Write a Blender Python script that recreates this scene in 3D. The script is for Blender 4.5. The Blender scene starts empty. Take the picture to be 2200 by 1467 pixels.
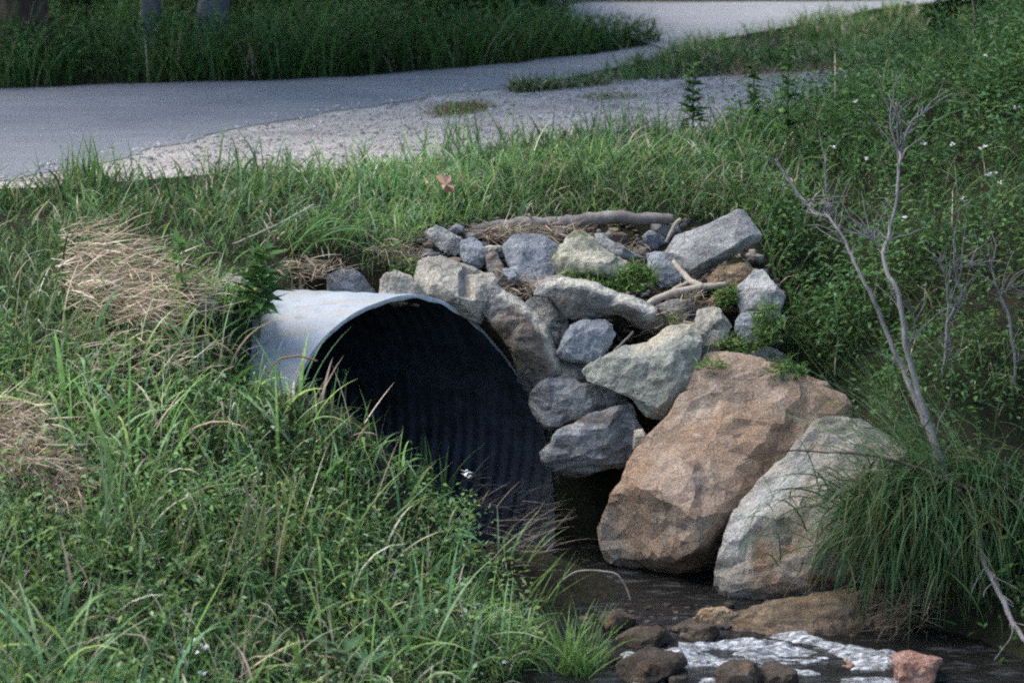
import bpy, bmesh, math, random
import numpy as np
from mathutils import Vector, noise
from mathutils.geometry import delaunay_2d_cdt
random.seed(7)
R = np.random.default_rng(11)
rad = math.radians
sc = bpy.context.scene
COL = sc.collection

# ------------------------------------------------------------------ camera model
F = 6670.0; TP = 0.208; PIT = math.atan(TP); CP, SP = math.cos(PIT), math.sin(PIT); CZ = 1.8
def P(px, py, Y):
    """point at world depth Y seen at (px,py) of the 2200x1467 photograph"""
    xx = (px-1100)/F; yy = -(py-733.5)/F
    k = Y/(CP+yy*SP)
    return Vector((xx*k, Y, CZ+(yy*CP-SP)*k))
def G(px, py, z=0.0):
    """point on the level z"""
    xx = (px-1100)/F; yy = -(py-733.5)/F
    k = (z-CZ)/(yy*CP-SP)
    return Vector((xx*k, (CP+yy*SP)*k, z))
def PROJ(x, y, z):
    z = z-CZ
    d = y*CP-z*SP; u = y*SP+z*CP
    return 1100+F*x/d, 733.5-F*u/d
def sstep(a, b, v):
    t = np.clip((v-a)/(b-a), 0, 1); return t*t*(3-2*t)

# ------------------------------------------------------------------ helpers
def tag(o, label=None, cat=None, group=None, kind=None):
    if label: o['label'] = label
    if cat: o['category'] = cat
    if group: o['group'] = group
    if kind: o['kind'] = kind
    return o
def link(o, parent=None):
    COL.objects.link(o)
    if parent is not None: o.parent = parent
    return o
def empty(name, loc):
    o = bpy.data.objects.new(name, None); o.location = loc; o.empty_display_size = 0.1
    return link(o)
def np_mesh(name, V, Q, mat, col=None, parent=None, smooth=True, origin=None):
    """V (n,3); Q (m,k) faces with k = 3 or 4; col (n,3) per-vertex own colour"""
    V = np.asarray(V, float)
    if origin is None and parent is None:
        origin = np.array([V[:, 0].mean(), V[:, 1].mean(), V[:, 2].min()])
    if parent is not None: origin = np.array(parent.location)
    V = V-origin
    me = bpy.data.meshes.new(name)
    k = Q.shape[1]
    me.vertices.add(len(V)); me.vertices.foreach_set('co', V.astype(np.float32).ravel())
    me.loops.add(Q.size); me.loops.foreach_set('vertex_index', Q.astype(np.int32).ravel())
    me.polygons.add(len(Q)); me.polygons.foreach_set('loop_start', np.arange(0, Q.size, k, dtype=np.int32))
    me.polygons.foreach_set('loop_total', np.full(len(Q), k, np.int32))
    me.polygons.foreach_set('use_smooth', np.full(len(Q), smooth, bool))
    if col is not None:
        a = me.color_attributes.new('tint', 'FLOAT_COLOR', 'POINT')
        c = np.ones((len(V), 4), np.float32); c[:, :3] = col
        a.data.foreach_set('color', c.ravel())
    me.update(calc_edges=True)
    me.materials.append(mat)
    o = bpy.data.objects.new(name, me)
    if parent is None: o.location = origin
    return link(o, parent)

# ------------------------------------------------------------------ materials
def new_mat(name):
    m = bpy.data.materials.new(name); m.use_nodes = True
    nt = m.node_tree; nt.nodes.clear()
    out = nt.nodes.new('ShaderNodeOutputMaterial')
    return m, nt, out
def N(nt, t, **kw):
    n = nt.nodes.new(t)
    for k, v in kw.items():
        if k in n.inputs: n.inputs[k].default_value = v
        else: setattr(n, k, v)
    return n
def noise_n(nt, vec, scale, detail=6, rough=0.6, dist=0.0):
    n = N(nt, 'ShaderNodeTexNoise'); n.inputs['Scale'].default_value = scale
    n.inputs['Detail'].default_value = detail; n.inputs['Roughness'].default_value = rough
    n.inputs['Distortion'].default_value = dist
    nt.links.new(vec, n.inputs['Vector']); return n.outputs['Fac']
def ramp(nt, fac, stops):
    r = N(nt, 'ShaderNodeValToRGB'); e = r.color_ramp.elements
    while len(e) < len(stops): e.new(0.5)
    for i, (p, c) in enumerate(stops):
        e[i].position = p; e[i].color = (*c, 1) if not isinstance(c, (int, float)) else (c, c, c, 1)
    nt.links.new(fac, r.inputs['Fac']); return r.outputs['Color']
def mix(nt, fac, a, b, mode='MIX'):
    m = N(nt, 'ShaderNodeMix', data_type='RGBA', blend_type=mode)
    if isinstance(fac, (int, float)): m.inputs[0].default_value = fac
    else: nt.links.new(fac, m.inputs[0])
    for s, v in ((6, a), (7, b)):
        if isinstance(v, tuple): m.inputs[s].default_value = (*v, 1)
        else: nt.links.new(v, m.inputs[s])
    return m.outputs[2]
def bump(nt, h, strength, dist, normal=None):
    b = N(nt, 'ShaderNodeBump'); b.inputs['Strength'].default_value = strength
    b.inputs['Distance'].default_value = dist
    nt.links.new(h, b.inputs['Height'])
    if normal is not None: nt.links.new(normal, b.inputs['Normal'])
    return b.outputs['Normal']
def coords(nt, kind='Object'):
    return N(nt, 'ShaderNodeTexCoord').outputs[kind]
def scaled(nt, vec, s, rot=(0, 0, 0)):
    m = N(nt, 'ShaderNodeMapping'); m.inputs['Scale'].default_value = s; m.inputs['Rotation'].default_value = rot
    nt.links.new(vec, m.inputs['Vector']); return m.outputs['Vector']
def princ(nt, out, color, rough=0.8, spec=0.3, normal=None, metal=0.0):
    p = N(nt, 'ShaderNodeBsdfPrincipled')
    if isinstance(color, tuple): p.inputs['Base Color'].default_value = (*color, 1)
    else: nt.links.new(color, p.inputs['Base Color'])
    if isinstance(rough, float): p.inputs['Roughness'].default_value = rough
    else: nt.links.new(rough, p.inputs['Roughness'])
    p.inputs['Specular IOR Level'].default_value = spec
    p.inputs['Metallic'].default_value = metal
    if normal is not None: nt.links.new(normal, p.inputs['Normal'])
    nt.links.new(p.outputs[0], out.inputs['Surface']); return p

def mat_leaf(name, gloss=0.1, trans=0.3):
    m, nt, out = new_mat(name)
    a = N(nt, 'ShaderNodeAttribute', attribute_name='tint').outputs['Color']
    n = noise_n(nt, coords(nt), 45, 3)
    c = mix(nt, 1.0, a, ramp(nt, n, [(0.3, 0.7), (0.7, 1.25)]), 'MULTIPLY')
    p = N(nt, 'ShaderNodeBsdfPrincipled'); nt.links.new(c, p.inputs['Base Color'])
    p.inputs['Roughness'].default_value = 0.65; p.inputs['Specular IOR Level'].default_value = gloss
    t = N(nt, 'ShaderNodeBsdfTranslucent'); nt.links.new(c, t.inputs['Color'])
    ms = N(nt, 'ShaderNodeMixShader'); ms.inputs[0].default_value = trans
    nt.links.new(p.outputs[0], ms.inputs[1]); nt.links.new(t.outputs[0], ms.inputs[2])
    nt.links.new(ms.outputs[0], out.inputs['Surface']); return m
M_LEAF = mat_leaf('living_leaf'); M_STRAW = mat_leaf('dry_straw', 0.15, 0.2)
M_PETAL = mat_leaf('petal', 0.2, 0.35)

def mat_rock(name, base, dark, light, stain=(0.16, 0.09, 0.045), stain_lo=0.62, moss=0.0, strata=0.0, srot=(0, 0, 0), sc_=1.0):
    m, nt, out = new_mat(name)
    v = coords(nt); info = N(nt, 'ShaderNodeObjectInfo')
    add = N(nt, 'ShaderNodeVectorMath', operation='ADD'); nt.links.new(v, add.inputs[0])
    cx = N(nt, 'ShaderNodeVectorMath', operation='SCALE'); nt.links.new(info.outputs['Location'], cx.inputs[0]); cx.inputs['Scale'].default_value = 3.7
    nt.links.new(cx.outputs[0], add.inputs[1]); v = add.outputs[0]
    big = noise_n(nt, v, 7*sc_, 5, 0.62, 0.4)
    c = ramp(nt, big, [(0.3, dark), (0.5, base), (0.72, light)])
    st = noise_n(nt, v, 4.3*sc_, 6, 0.7, 0.8)
    c = mix(nt, ramp(nt, st, [(stain_lo-0.08, 0.0), (stain_lo+0.08, 0.85)]), c, stain)
    if strata:
        sv = scaled(nt, v, (2.5, 2.5, 26), srot)
        sn = noise_n(nt, sv, 1.6, 5, 0.65, 0.3)
        c = mix(nt, strata, c, mix(nt, 1.0, c, ramp(nt, sn, [(0.35, 0.35), (0.6, 1.3)]), 'MULTIPLY'))
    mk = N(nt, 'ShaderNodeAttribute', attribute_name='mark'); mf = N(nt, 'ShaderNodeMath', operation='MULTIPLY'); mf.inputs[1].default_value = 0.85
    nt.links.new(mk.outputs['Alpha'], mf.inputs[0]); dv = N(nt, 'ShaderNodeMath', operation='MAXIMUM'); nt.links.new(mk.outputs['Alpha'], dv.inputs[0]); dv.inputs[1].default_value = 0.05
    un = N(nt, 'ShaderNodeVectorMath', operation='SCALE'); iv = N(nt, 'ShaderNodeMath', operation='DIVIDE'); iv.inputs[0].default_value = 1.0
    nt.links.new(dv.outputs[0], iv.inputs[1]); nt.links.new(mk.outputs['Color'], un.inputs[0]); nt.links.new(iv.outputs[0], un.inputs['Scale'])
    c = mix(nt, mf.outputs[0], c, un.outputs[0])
    gr = noise_n(nt, v, 130, 3, 0.75)
    c = mix(nt, 1.0, c, ramp(nt, gr, [(0.28, 0.45), (0.5, 1.0), (0.74, 1.5)]), 'MULTIPLY')
    wv = N(nt, 'ShaderNodeTexNoise'); wv.inputs['Scale'].default_value = 9; nt.links.new(v, wv.inputs['Vector'])
    ws = N(nt, 'ShaderNodeVectorMath', operation='SCALE'); ws.inputs['Scale'].default_value = 0.16; nt.links.new(wv.outputs['Color'], ws.inputs[0])
    wa = N(nt, 'ShaderNodeVectorMath', operation='ADD'); nt.links.new(v, wa.inputs[0]); nt.links.new(ws.outputs[0], wa.inputs[1])
    vo = N(nt, 'ShaderNodeTexVoronoi', feature='DISTANCE_TO_EDGE'); vo.inputs['Scale'].default_value = 6.5; nt.links.new(wa.outputs[0], vo.inputs['Vector'])
    ck = ramp(nt, vo.outputs['Distance'], [(0.0, 1.0), (0.028, 0.0)]); cm = ramp(nt, noise_n(nt, v, 5.5, 3), [(0.5, 0.0), (0.6, 0.75)])
    ckm = mix(nt, 1.0, ck, cm, 'MULTIPLY'); c = mix(nt, ckm, c, tuple(x*.4 for x in dark))
    lich = noise_n(nt, v, 26, 4, 0.7)
    c = mix(nt, ramp(nt, lich, [(0.6, 0.0), (0.7, 0.45)]), c, tuple(min(1, x*1.5) for x in light))
    if moss:
        geo = N(nt, 'ShaderNodeNewGeometry'); sep = N(nt, 'ShaderNodeSeparateXYZ'); nt.links.new(geo.outputs['Normal'], sep.inputs[0])
        mn = noise_n(nt, v, 9, 5, 0.7)
        mm = N(nt, 'ShaderNodeMath', operation='MULTIPLY_ADD'); nt.links.new(sep.outputs['Z'], mm.inputs[0]); mm.inputs[1].default_value = 0.12
        nt.links.new(mn, mm.inputs[2])
        c = mix(nt, ramp(nt, mm.outputs[0], [(0.68-moss*0.25, 0.0), (0.78-moss*0.25, 0.85)]), c, (0.055, 0.075, 0.028))
    h1 = noise_n(nt, v, 38, 8, 0.72); h2 = noise_n(nt, v, 150, 3, 0.7)
    nn = bump(nt, h1, 0.8, 0.014); nn = bump(nt, h2, 0.55, 0.005, nn)
    princ(nt, out, c, 0.9, 0.2, nn); return m
ROCK = {
 'grey':  mat_rock('grey_stone', (0.24, 0.235, 0.22), (0.12, 0.12, 0.115), (0.36, 0.35, 0.32), stain_lo=0.66, strata=0.35, srot=(0.3, 0.5, 0)),
 'blue':  mat_rock('blue_grey_stone', (0.2, 0.21, 0.22), (0.11, 0.117, 0.128), (0.29, 0.3, 0.305), stain_lo=0.72),
 'tan':   mat_rock('tan_stone', (0.29, 0.265, 0.215), (0.17, 0.16, 0.135), (0.39, 0.355, 0.29), stain_lo=0.66, strata=0.3, srot=(0.2, 0.9, 0)),
 'dark':  mat_rock('dark_stone', (0.165, 0.16, 0.148), (0.085, 0.083, 0.08), (0.24, 0.232, 0.215), strata=0.3, srot=(0.2, 0.6, 0)),
 'slate': mat_rock('banded_slate', (0.185, 0.185, 0.18), (0.1, 0.1, 0.1), (0.27, 0.268, 0.255), strata=0.8, srot=(0.2, 0.22, 0)),
 'lime':  mat_rock('greenish_grey_stone', (0.25, 0.248, 0.205), (0.165, 0.164, 0.137), (0.325, 0.32, 0.262), stain_lo=0.74),
 'moss':  mat_rock('mossy_stone', (0.27, 0.26, 0.2), (0.14, 0.14, 0.1), (0.4, 0.37, 0.28), moss=0.5, stain_lo=0.72),
 'brown': mat_rock('brown_stone', (0.2, 0.14, 0.085), (0.09, 0.065, 0.04), (0.3, 0.22, 0.14), moss=0.15),
 'orange': mat_rock('rusty_stone', (0.25, 0.187, 0.138), (0.15, 0.113, 0.088), (0.325, 0.267, 0.212), stain=(0.235, 0.152, 0.096), stain_lo=0.53, sc_=0.9),
 'pale':  mat_rock('pale_stone', (0.24, 0.215, 0.18), (0.13, 0.115, 0.095), (0.335, 0.31, 0.27), stain=(0.19, 0.115, 0.065), stain_lo=0.57, strata=0.45, srot=(0.2, 0.65, 0), sc_=0.7),
 'ledge': mat_rock('ochre_ledge_stone', (0.115, 0.085, 0.058), (0.05, 0.042, 0.035), (0.2, 0.14, 0.085), strata=0.9, srot=(0.1, 0.12, 0)),
 'wet':   mat_rock('wet_brown_stone', (0.05, 0.038, 0.028), (0.02, 0.018, 0.016), (0.09, 0.07, 0.052)),
 'red':   mat_rock('reddish_stone', (0.23, 0.12, 0.085), (0.1, 0.06, 0.045), (0.33, 0.25, 0.22), stain_lo=0.7),
}

def mat_wood(name, a, b, scale=60):
    m, nt, out = new_mat(name); v = coords(nt)
    n = noise_n(nt, scaled(nt, v, (1, 1, 0.35)), scale, 6, 0.7)
    n2 = noise_n(nt, v, 9, 4)
    c = mix(nt, ramp(nt, n2, [(0.35, 0.0), (0.65, 0.6)]), ramp(nt, n, [(0.3, a), (0.7, b)]), tuple(x*0.5 for x in a))
    princ(nt, out, c, 0.9, 0.12, bump(nt, n, 0.9, 0.006)); return m
M_DRIFT = mat_wood('grey_driftwood', (0.14, 0.12, 0.105), (0.32, 0.29, 0.26))
M_BRANCH = mat_wood('pale_branch', (0.26, 0.22, 0.17), (0.46, 0.41, 0.34))
M_DEAD = mat_wood('dead_bark', (0.13, 0.12, 0.112), (0.28, 0.265, 0.255))
M_VINE = mat_wood('dark_twig', (0.045, 0.033, 0.027), (0.1, 0.08, 0.065))
M_TRUNK = mat_wood('dark_trunk_bark', (0.035, 0.025, 0.02), (0.1, 0.075, 0.065), 25)
M_TRUNKG = mat_wood('grey_trunk_bark', (0.07, 0.074, 0.078), (0.16, 0.165, 0.172), 25)

def mat_ground():
    m, nt, out = new_mat('soil'); v = coords(nt, 'Object')
    n = noise_n(nt, v, 3, 8, 0.65); n2 = noise_n(nt, v, 35, 6, 0.7)
    c = ramp(nt, n2, [(0.3, (0.012, 0.01, 0.007)), (0.55, (0.026, 0.021, 0.014)), (0.75, (0.06, 0.048, 0.032))])
    c = mix(nt, ramp(nt, n, [(0.4, 0.1), (0.65, 0.65)]), c, (0.018, 0.027, 0.011))
    princ(nt, out, c, 0.95, 0.1, bump(nt, n2, 0.8, 0.03)); return m
M_GROUND = mat_ground()
def mat_asphalt(name, lo, hi, speck=0.35):
    m, nt, out = new_mat(name); v = coords(nt, 'Object')
    g = noise_n(nt, v, 220, 3, 0.8); b = noise_n(nt, v, 1.1, 5, 0.6); s = noise_n(nt, scaled(nt, v, (0.5, 4, 1)), 2.2, 5, 0.6)
    c = ramp(nt, b, [(0.35, lo), (0.65, hi)])
    c = mix(nt, 0.5, c, mix(nt, 1.0, c, ramp(nt, s, [(0.3, 0.75), (0.7, 1.25)]), 'MULTIPLY'))
    c = mix(nt, 1.0, c, ramp(nt, g, [(0.25, 1-speck), (0.5, 1.0), (0.75, 1+speck)]), 'MULTIPLY')
    princ(nt, out, c, 0.85, 0.25, bump(nt, g, 0.5, 0.004)); return m
M_ASPH = mat_asphalt('worn_asphalt', (0.15, 0.155, 0.162), (0.2, 0.203, 0.206))
M_SIDE = mat_asphalt('skylit_asphalt', (0.19, 0.188, 0.188), (0.24, 0.236, 0.234))  # same asphalt made paler, open-sky brightness put into the colour
def mat_gravel():
    m, nt, out = new_mat('gravel_bed'); v = coords(nt, 'Object')
    g = noise_n(nt, v, 70, 5, 0.75); b = noise_n(nt, scaled(nt, v, (1, 2.5, 1)), 2.0, 6, 0.65)
    c = ramp(nt, b, [(0.32, (0.28, 0.245, 0.21)), (0.5, (0.4, 0.36, 0.31)), (0.7, (0.5, 0.455, 0.4))])
    c = mix(nt, 1.0, c, ramp(nt, g, [(0.25, 0.45), (0.5, 1.0), (0.75, 1.4)]), 'MULTIPLY')
    princ(nt, out, c, 0.95, 0.15, bump(nt, g, 0.8, 0.012)); return m
M_GRAVEL = mat_gravel()
def mat_pebble():
    m, nt, out = new_mat('pebble'); a = N(nt, 'ShaderNodeAttribute', attribute_name='tint').outputs['Color']
    princ(nt, out, a, 0.9, 0.2); return m
M_PEB = mat_pebble()
def mat_water():
    m, nt, out = new_mat('creek_water'); v = coords(nt, 'Object')
    n = noise_n(nt, scaled(nt, v, (3, 8, 1)), 1.5, 4, 0.6, 0.6)
    n2 = noise_n(nt, scaled(nt, v, (6, 18, 1)), 1.6, 3, 0.6, 0.3)
    c = ramp(nt, n2, [(0.55, (0.01, 0.01, 0.009)), (0.75, (0.06, 0.062, 0.064))])
    princ(nt, out, c, 0.2, 0.28, bump(nt, n2, 0.5, 0.015, bump(nt, n, 0.6, 0.04))); return m
M_WATER = mat_water()
def mat_foam():
    m, nt, out = new_mat('white_water'); v = coords(nt, 'Object')
    n = noise_n(nt, scaled(nt, v, (16, 60, 30)), 1.8, 6, 0.75, 0.6); n2 = noise_n(nt, v, 90, 4, 0.7)
    c = ramp(nt, n, [(0.42, (0.035, 0.035, 0.036)), (0.52, (0.2, 0.21, 0.215)), (0.66, (0.66, 0.68, 0.7))])
    princ(nt, out, c, 0.35, 0.5, bump(nt, n2, 0.7, 0.01)); return m
M_FOAM = mat_foam()
def mat_pipe_out():
    m, nt, out = new_mat('galvanised_skin'); v = coords(nt, 'Object')
    n = noise_n(nt, v, 5, 6, 0.65); s = noise_n(nt, scaled(nt, v, (3, 14, 14)), 1.3, 6, 0.7)
    c = ramp(nt, n, [(0.3, (0.23, 0.26, 0.285)), (0.7, (0.34, 0.365, 0.38))])
    c = mix(nt, ramp(nt, s, [(0.5, 0.0), (0.66, 0.75)]), c, (0.3, 0.26, 0.2))
    d_ = noise_n(nt, scaled(nt, v, (4, 9, 9)), 2.1, 7, 0.75, 0.5); c = mix(nt, ramp(nt, d_, [(0.56, 0.0), (0.7, 0.7)]), c, (0.14, 0.11, 0.08))
    g = noise_n(nt, v, 160, 3, 0.7)
    c = mix(nt, 1.0, c, ramp(nt, g, [(0.25, 0.8), (0.75, 1.2)]), 'MULTIPLY')
    princ(nt, out, c, 0.6, 0.35, bump(nt, n, 0.3, 0.02)); return m
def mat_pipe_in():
    m, nt, out = new_mat('dark_lining'); v = coords(nt, 'Object')  # inside wall gets a near-black base colour
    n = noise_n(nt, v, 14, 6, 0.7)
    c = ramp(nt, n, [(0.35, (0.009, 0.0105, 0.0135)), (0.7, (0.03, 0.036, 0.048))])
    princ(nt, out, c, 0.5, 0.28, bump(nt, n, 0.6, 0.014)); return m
M_POUT = mat_pipe_out(); M_PIN = mat_pipe_in()
def mat_plain(name, c, rough=0.7):
    m, nt, out = new_mat(name); n = noise_n(nt, coords(nt), 50, 4)
    princ(nt, out, mix(nt, 1.0, c, ramp(nt, n, [(0.3, 0.75), (0.7, 1.2)]), 'MULTIPLY'), rough, 0.25); return m
M_RIM = mat_plain('cut_zinc_edge', (0.36, 0.385, 0.41), 0.6)

# ------------------------------------------------------------------ pipe geometry (needed by the terrain hole)
PHI = rad(22); GR = -0.03; PR = 0.46
AX = np.array([math.cos(PHI)*math.cos(GR), -math.sin(PHI)*math.cos(GR), -math.sin(GR)])
QX = np.array([math.sin(PHI), math.cos(PHI), 0.0]); UX = np.cross(QX, AX); UX = UX if UX[2] > 0 else -UX
PC = np.array([-0.3, 10.02, -0.600])
_ka = np.array([-180, -155, -130, -105, -85, -58.4, -45, -36.6, -28.4, -19.7, -10.3, -2.9, 10, 22, 29, 40.4, 49.5, 58.7, 69.5, 80.3, 91.2, 101.9, 115, 133.8, 150.3, 161.3, 180.])
_kt = np.array([.40, .28, -.02, -.25, -.29, -.266, -.239, -.217, -.188, -.156, -.112, -.079, -.046, -.02, .001, .038, .074, .107, .151, .194, .232, .262, .293, .335, .373, .389, .40])
def rim_t(a):
    t = np.interp(a, _ka, _kt)
    for d in (-4, 4): t = t+np.interp((a+d+180) % 360-180, _ka, _kt)
    return t/3

# ------------------------------------------------------------------ terrain
CTRL = [  # (px, py, Y): bare ground seen at those pixels at that depth
 (0,550,10.6),(0,700,9.85),(0,900,9.2),(0,1100,8.7),(0,1300,8.2),(0,1467,7.8),(0,1700,7.2),
 (300,520,10.7),(300,640,9.98),(300,800,9.5),(300,1000,8.95),(300,1200,8.5),(300,1467,7.9),
 (600,480,10.8),(600,595,10.38),(490,690,9.84),(560,810,9.57),(590,885,9.54),(600,1050,9.05),(600,1250,8.6),(600,1467,8.1),(600,1700,7.5),
 (800,960,9.42),(900,1085,9.36),(1050,1245,9.32),(1180,1335,9.2),(1290,1440,8.92),(900,1300,8.75),(900,1467,8.35),(1150,1467,8.62),(1000,1700,7.8),(1200,1700,8.1),
 (800,470,10.95),(1000,475,11.0),(1250,475,11.1),(1450,475,11.1),(850,560,10.6),(980,560,10.72),
 (1130,580,10.85),(1300,600,10.85),(1450,600,10.85),(1150,700,10.6),(1300,720,10.65),(1450,720,10.6),(1200,840,10.4),(1350,850,10.42),
 (1250,1020,10.3),(1250,1200,10.12),(1400,1000,10.3),(1450,1230,10.1),(1600,800,10.42),(1700,1000,10.2),(1650,1250,10.05),
 (1250,1260,9.86),(1400,1300,9.66),(1500,1390,9.25),(1700,1400,9.2),(1450,1467,8.95),(1750,1467,8.92),(1500,1700,8.15),(1850,1700,8.1),
 (1900,800,10.2),(1900,1000,9.75),(1900,1250,9.5),(2000,1150,9.45),(2000,1400,9.1),(2060,1467,8.95),
 (2200,1300,9.0),(2200,1467,8.75),(2200,1000,9.5),(2200,800,9.85),(2200,600,10.25),(2200,400,10.95),(2200,200,12.0),(2200,50,13.0),
 (1900,600,10.65),(1900,400,11.4),(1700,500,11.1),(1700,650,10.75),(1600,600,10.8),(2050,300,11.7),(2500,900,9.8),(2500,400,11.0),(2500,1400,9.0),
 (-500,700,9.9),(-500,1100,8.8),(-500,1467,7.9),(2050,120,13.5),
]
CPT = np.array([P(*c)[:] for c in CTRL])
crest_px = [(-900,445),(0,408),(200,398),(450,378),(700,366),(900,350),(1100,318),(1300,300),(1450,294),(1600,284),(1750,262),(1900,215),(2100,180),(2600,150)]
CR = np.array([G(*c)[:] for c in crest_px])
extra = []
for i in range(len(CR)):
    if CR[i, 0] < 1.75:
        for d in (0.05, 0.7, 2.0, 5.0): extra.append((CR[i, 0], CR[i, 1]+d, 0.0))
extra += [(4.0, 13.5, .55), (4.0, 11, .3), (4.0, 9, -.5), (2.6, 16, .45), (4, 18, .6), (-4, 10, -.2), (-4, 7, -.8), (4, 7, -1.0), (0, 5.5, -.95), (-1.5, 5.5, -.9), (2, 5.5, -1.0)]
CPT = np.vstack([CPT, np.array(extra)])
def _phi(d): return np.sqrt(d*d+0.15**2)
_n = len(CPT)
_A = np.zeros((_n+3, _n+3)); _A[:_n, :_n] = -_phi(np.linalg.norm(CPT[:, None, :2]-CPT[None, :, :2], axis=2)) - np.eye(_n)*0.02
_A[:_n, _n] = 1; _A[:_n, _n+1:] = CPT[:, :2]; _A[_n:, :_n] = _A[:_n, _n:].T
_w = np.linalg.solve(_A, np.r_[CPT[:, 2], 0, 0, 0])
def H(x, y):
    x = np.atleast_1d(np.asarray(x, float)); y = np.atleast_1d(np.asarray(y, float))
    xc = np.clip(x, -4.2, 4.2); yc = np.clip(y, 5.3, 18)
    out = np.empty_like(xc)
    for i in range(0, len(xc), 20000):
        s = slice(i, i+20000)
        d = np.hypot(xc[s, None]-CPT[None, :, 0], yc[s, None]-CPT[None, :, 1])
        out[s] = -_phi(d)@_w[:_n]+_w[_n]+_w[_n+1]*xc[s]+_w[_n+2]*yc[s]
    yb = np.interp(xc, CR[:, 0], CR[:, 1])
    xl = 1.75+0.45*np.maximum(0, yc-14.6)
    m = sstep(-0.05, 0.35, y-yb)*(1-sstep(xl, xl+.5, xc))
    out = out*(1-m)
    rx, ry = xc-PC[0], yc-PC[1]; t_ = rx*AX[0]+ry*AX[1]; q_ = rx*QX[0]+ry*QX[1]      # washed out hollow round the bared pipe end
    out = out-0.3*sstep(-.54, -.43, t_+.12*q_)*(1-sstep(.15, .45, t_))*sstep(-.56, -.42, q_)*(1-sstep(.25, .42, q_))
    out = out*(1-sstep(20, 26, y))
    out = np.maximum(out, -1.12)
    return out
def lat(x, y, s=1.0, seed=0.0):
    return np.array([noise.noise((a*s+seed, b*s-seed, seed*1.7)) for a, b in zip(x, y)])

def grid_lines(a, b, step, far):
    mid = list(np.arange(a, b+1e-6, step)); lo = []; hi = []; s = step; p = a
    while p > -far: s *= 1.35; p -= s; lo.append(p)
    s = step; p = b
    while p < far: s *= 1.35; p += s; hi.append(p)
    return np.array(lo[::-1]+mid+hi)
gx = grid_lines(-2.6, 2.8, 0.024, 150); gy = np.r_[-4, 0, 3, 4.5, 5.5, 6.5, np.arange(7.2, 12.6, 0.024), np.arange(12.6, 19, 0.1), 19.5, 20.5, 22, 24, 27, 31, 37, 45, 60, 90, 150]
XX, YY = np.meshgrid(gx, gy); xs, ys = XX.ravel(), YY.ravel(); zs = H(xs, ys)
near = (np.abs(xs) < 2.9) & (ys > 7) & (ys < 12.7)
bumpz = np.zeros_like(zs)
bumpz[near] = lat(xs[near], ys[near], 6)*0.012+lat(xs[near], ys[near], 17, 3.)*0.006
flat = (ys > np.interp(xs, CR[:, 0], CR[:, 1])) & (xs < 2.0)
zs = zs+np.where(flat, 0, bumpz)
W_ = len(gx); idx = np.arange(len(xs)).reshape(len(gy), W_)
Q = np.stack([idx[:-1, :-1], idx[:-1, 1:], idx[1:, 1:], idx[1:, :-1]], -1).reshape(-1, 4)
rel = np.stack([xs, ys, zs], 1)-PC; tt = rel@AX; uu = rel@UX; qq = rel@QX; rr = np.hypot(uu, qq)
al = np.degrees(np.arctan2(qq, uu)); inside = (rr < PR+0.002) & (tt > -2.3) & (tt < np.maximum(rim_t(al)+0.015, 0.25))
gone = inside[Q].all(1) | (inside[Q].any(1) & (rr[Q] < PR-0.03).any(1)); border = inside & np.isin(np.arange(len(xs)), Q[~gone].ravel())
k_ = ((PR+0.006)/np.maximum(rr, 1e-3)-1)*border
add = k_[:, None]*(uu[:, None]*UX+qq[:, None]*QX); xs = xs+add[:, 0]; ys = ys+add[:, 1]; zs = zs+add[:, 2]
Q = Q[~gone]
go = np_mesh('ground', np.stack([xs, ys, zs], 1), Q, M_GROUND, origin=np.zeros(3)); tag(go, 'dark soil and leaf litter under the grass banks and the rock pile', 'ground', kind='structure')
def surf(name, pts, z, mat, jit=0.012, step=0.06, label=None):
    pts = [G(*p) for p in pts]; L = []
    for a, b in zip(pts, pts[1:]+pts[:1]):
        n = max(1, int((b-a).length/step))
        for i in range(n):
            p = a.lerp(b, i/n); q = noise.noise_vector(p*3.1)*jit*2+noise.noise_vector(p*14)*jit
            L.append((p.x+q.x, p.y+q.y, z))
    bm = bmesh.new(); vs = [bm.verts.new(v) for v in L]; bm.faces.new(vs)
    bmesh.ops.triangulate(bm, faces=bm.faces[:]); bmesh.ops.recalc_face_normals(bm, faces=bm.faces[:])
    for f in bm.faces:
        if f.normal.z < 0: f.normal_flip()
    me = bpy.data.meshes.new(name); bm.to_mesh(me); bm.free(); me.materials.append(mat)
    return tag(link(bpy.data.objects.new(name, me)), label, name.replace('_', ' '), kind='structure')
ASPH = [(-900,455),(-400,418),(0,392),(200,358),(380,312),(560,272),(700,246),(850,226),(960,208),(1100,190),(1250,166),(1350,142),(1430,116),(1500,100),(1440,92),(1330,110),(1200,128),(1000,150),(850,161),(640,174),(300,184),(0,194),(-400,204),(-900,216)]
GRAV = [(-900,460),(-400,426),(0,408),(200,398),(450,378),(700,366),(900,350),(1100,318),(1300,302),(1450,296),(1600,286),(1750,262),(1880,222),(1930,190),(1920,160),(1850,148),(1750,152),(1600,163),(1450,172),(1250,176),(1100,185),(960,200),(700,236),(380,300),(0,375),(-400,405),(-900,440)]
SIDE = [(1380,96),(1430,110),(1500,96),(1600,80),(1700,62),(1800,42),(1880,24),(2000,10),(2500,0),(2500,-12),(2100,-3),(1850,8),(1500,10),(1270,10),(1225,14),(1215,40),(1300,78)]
surf('gravel_shoulder', GRAV, 0.004, M_GRAVEL, label='pale gravel shoulder between the asphalt road and the grass bank')
surf('road', ASPH, 0.007, M_ASPH, 0.03, label='blue grey asphalt road curving behind the grass bank')
surf('side_road', SIDE, 0.014, M_SIDE, 0.006, label='road surface, painted paler for open sky light, beyond the dark grass mound')
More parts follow.
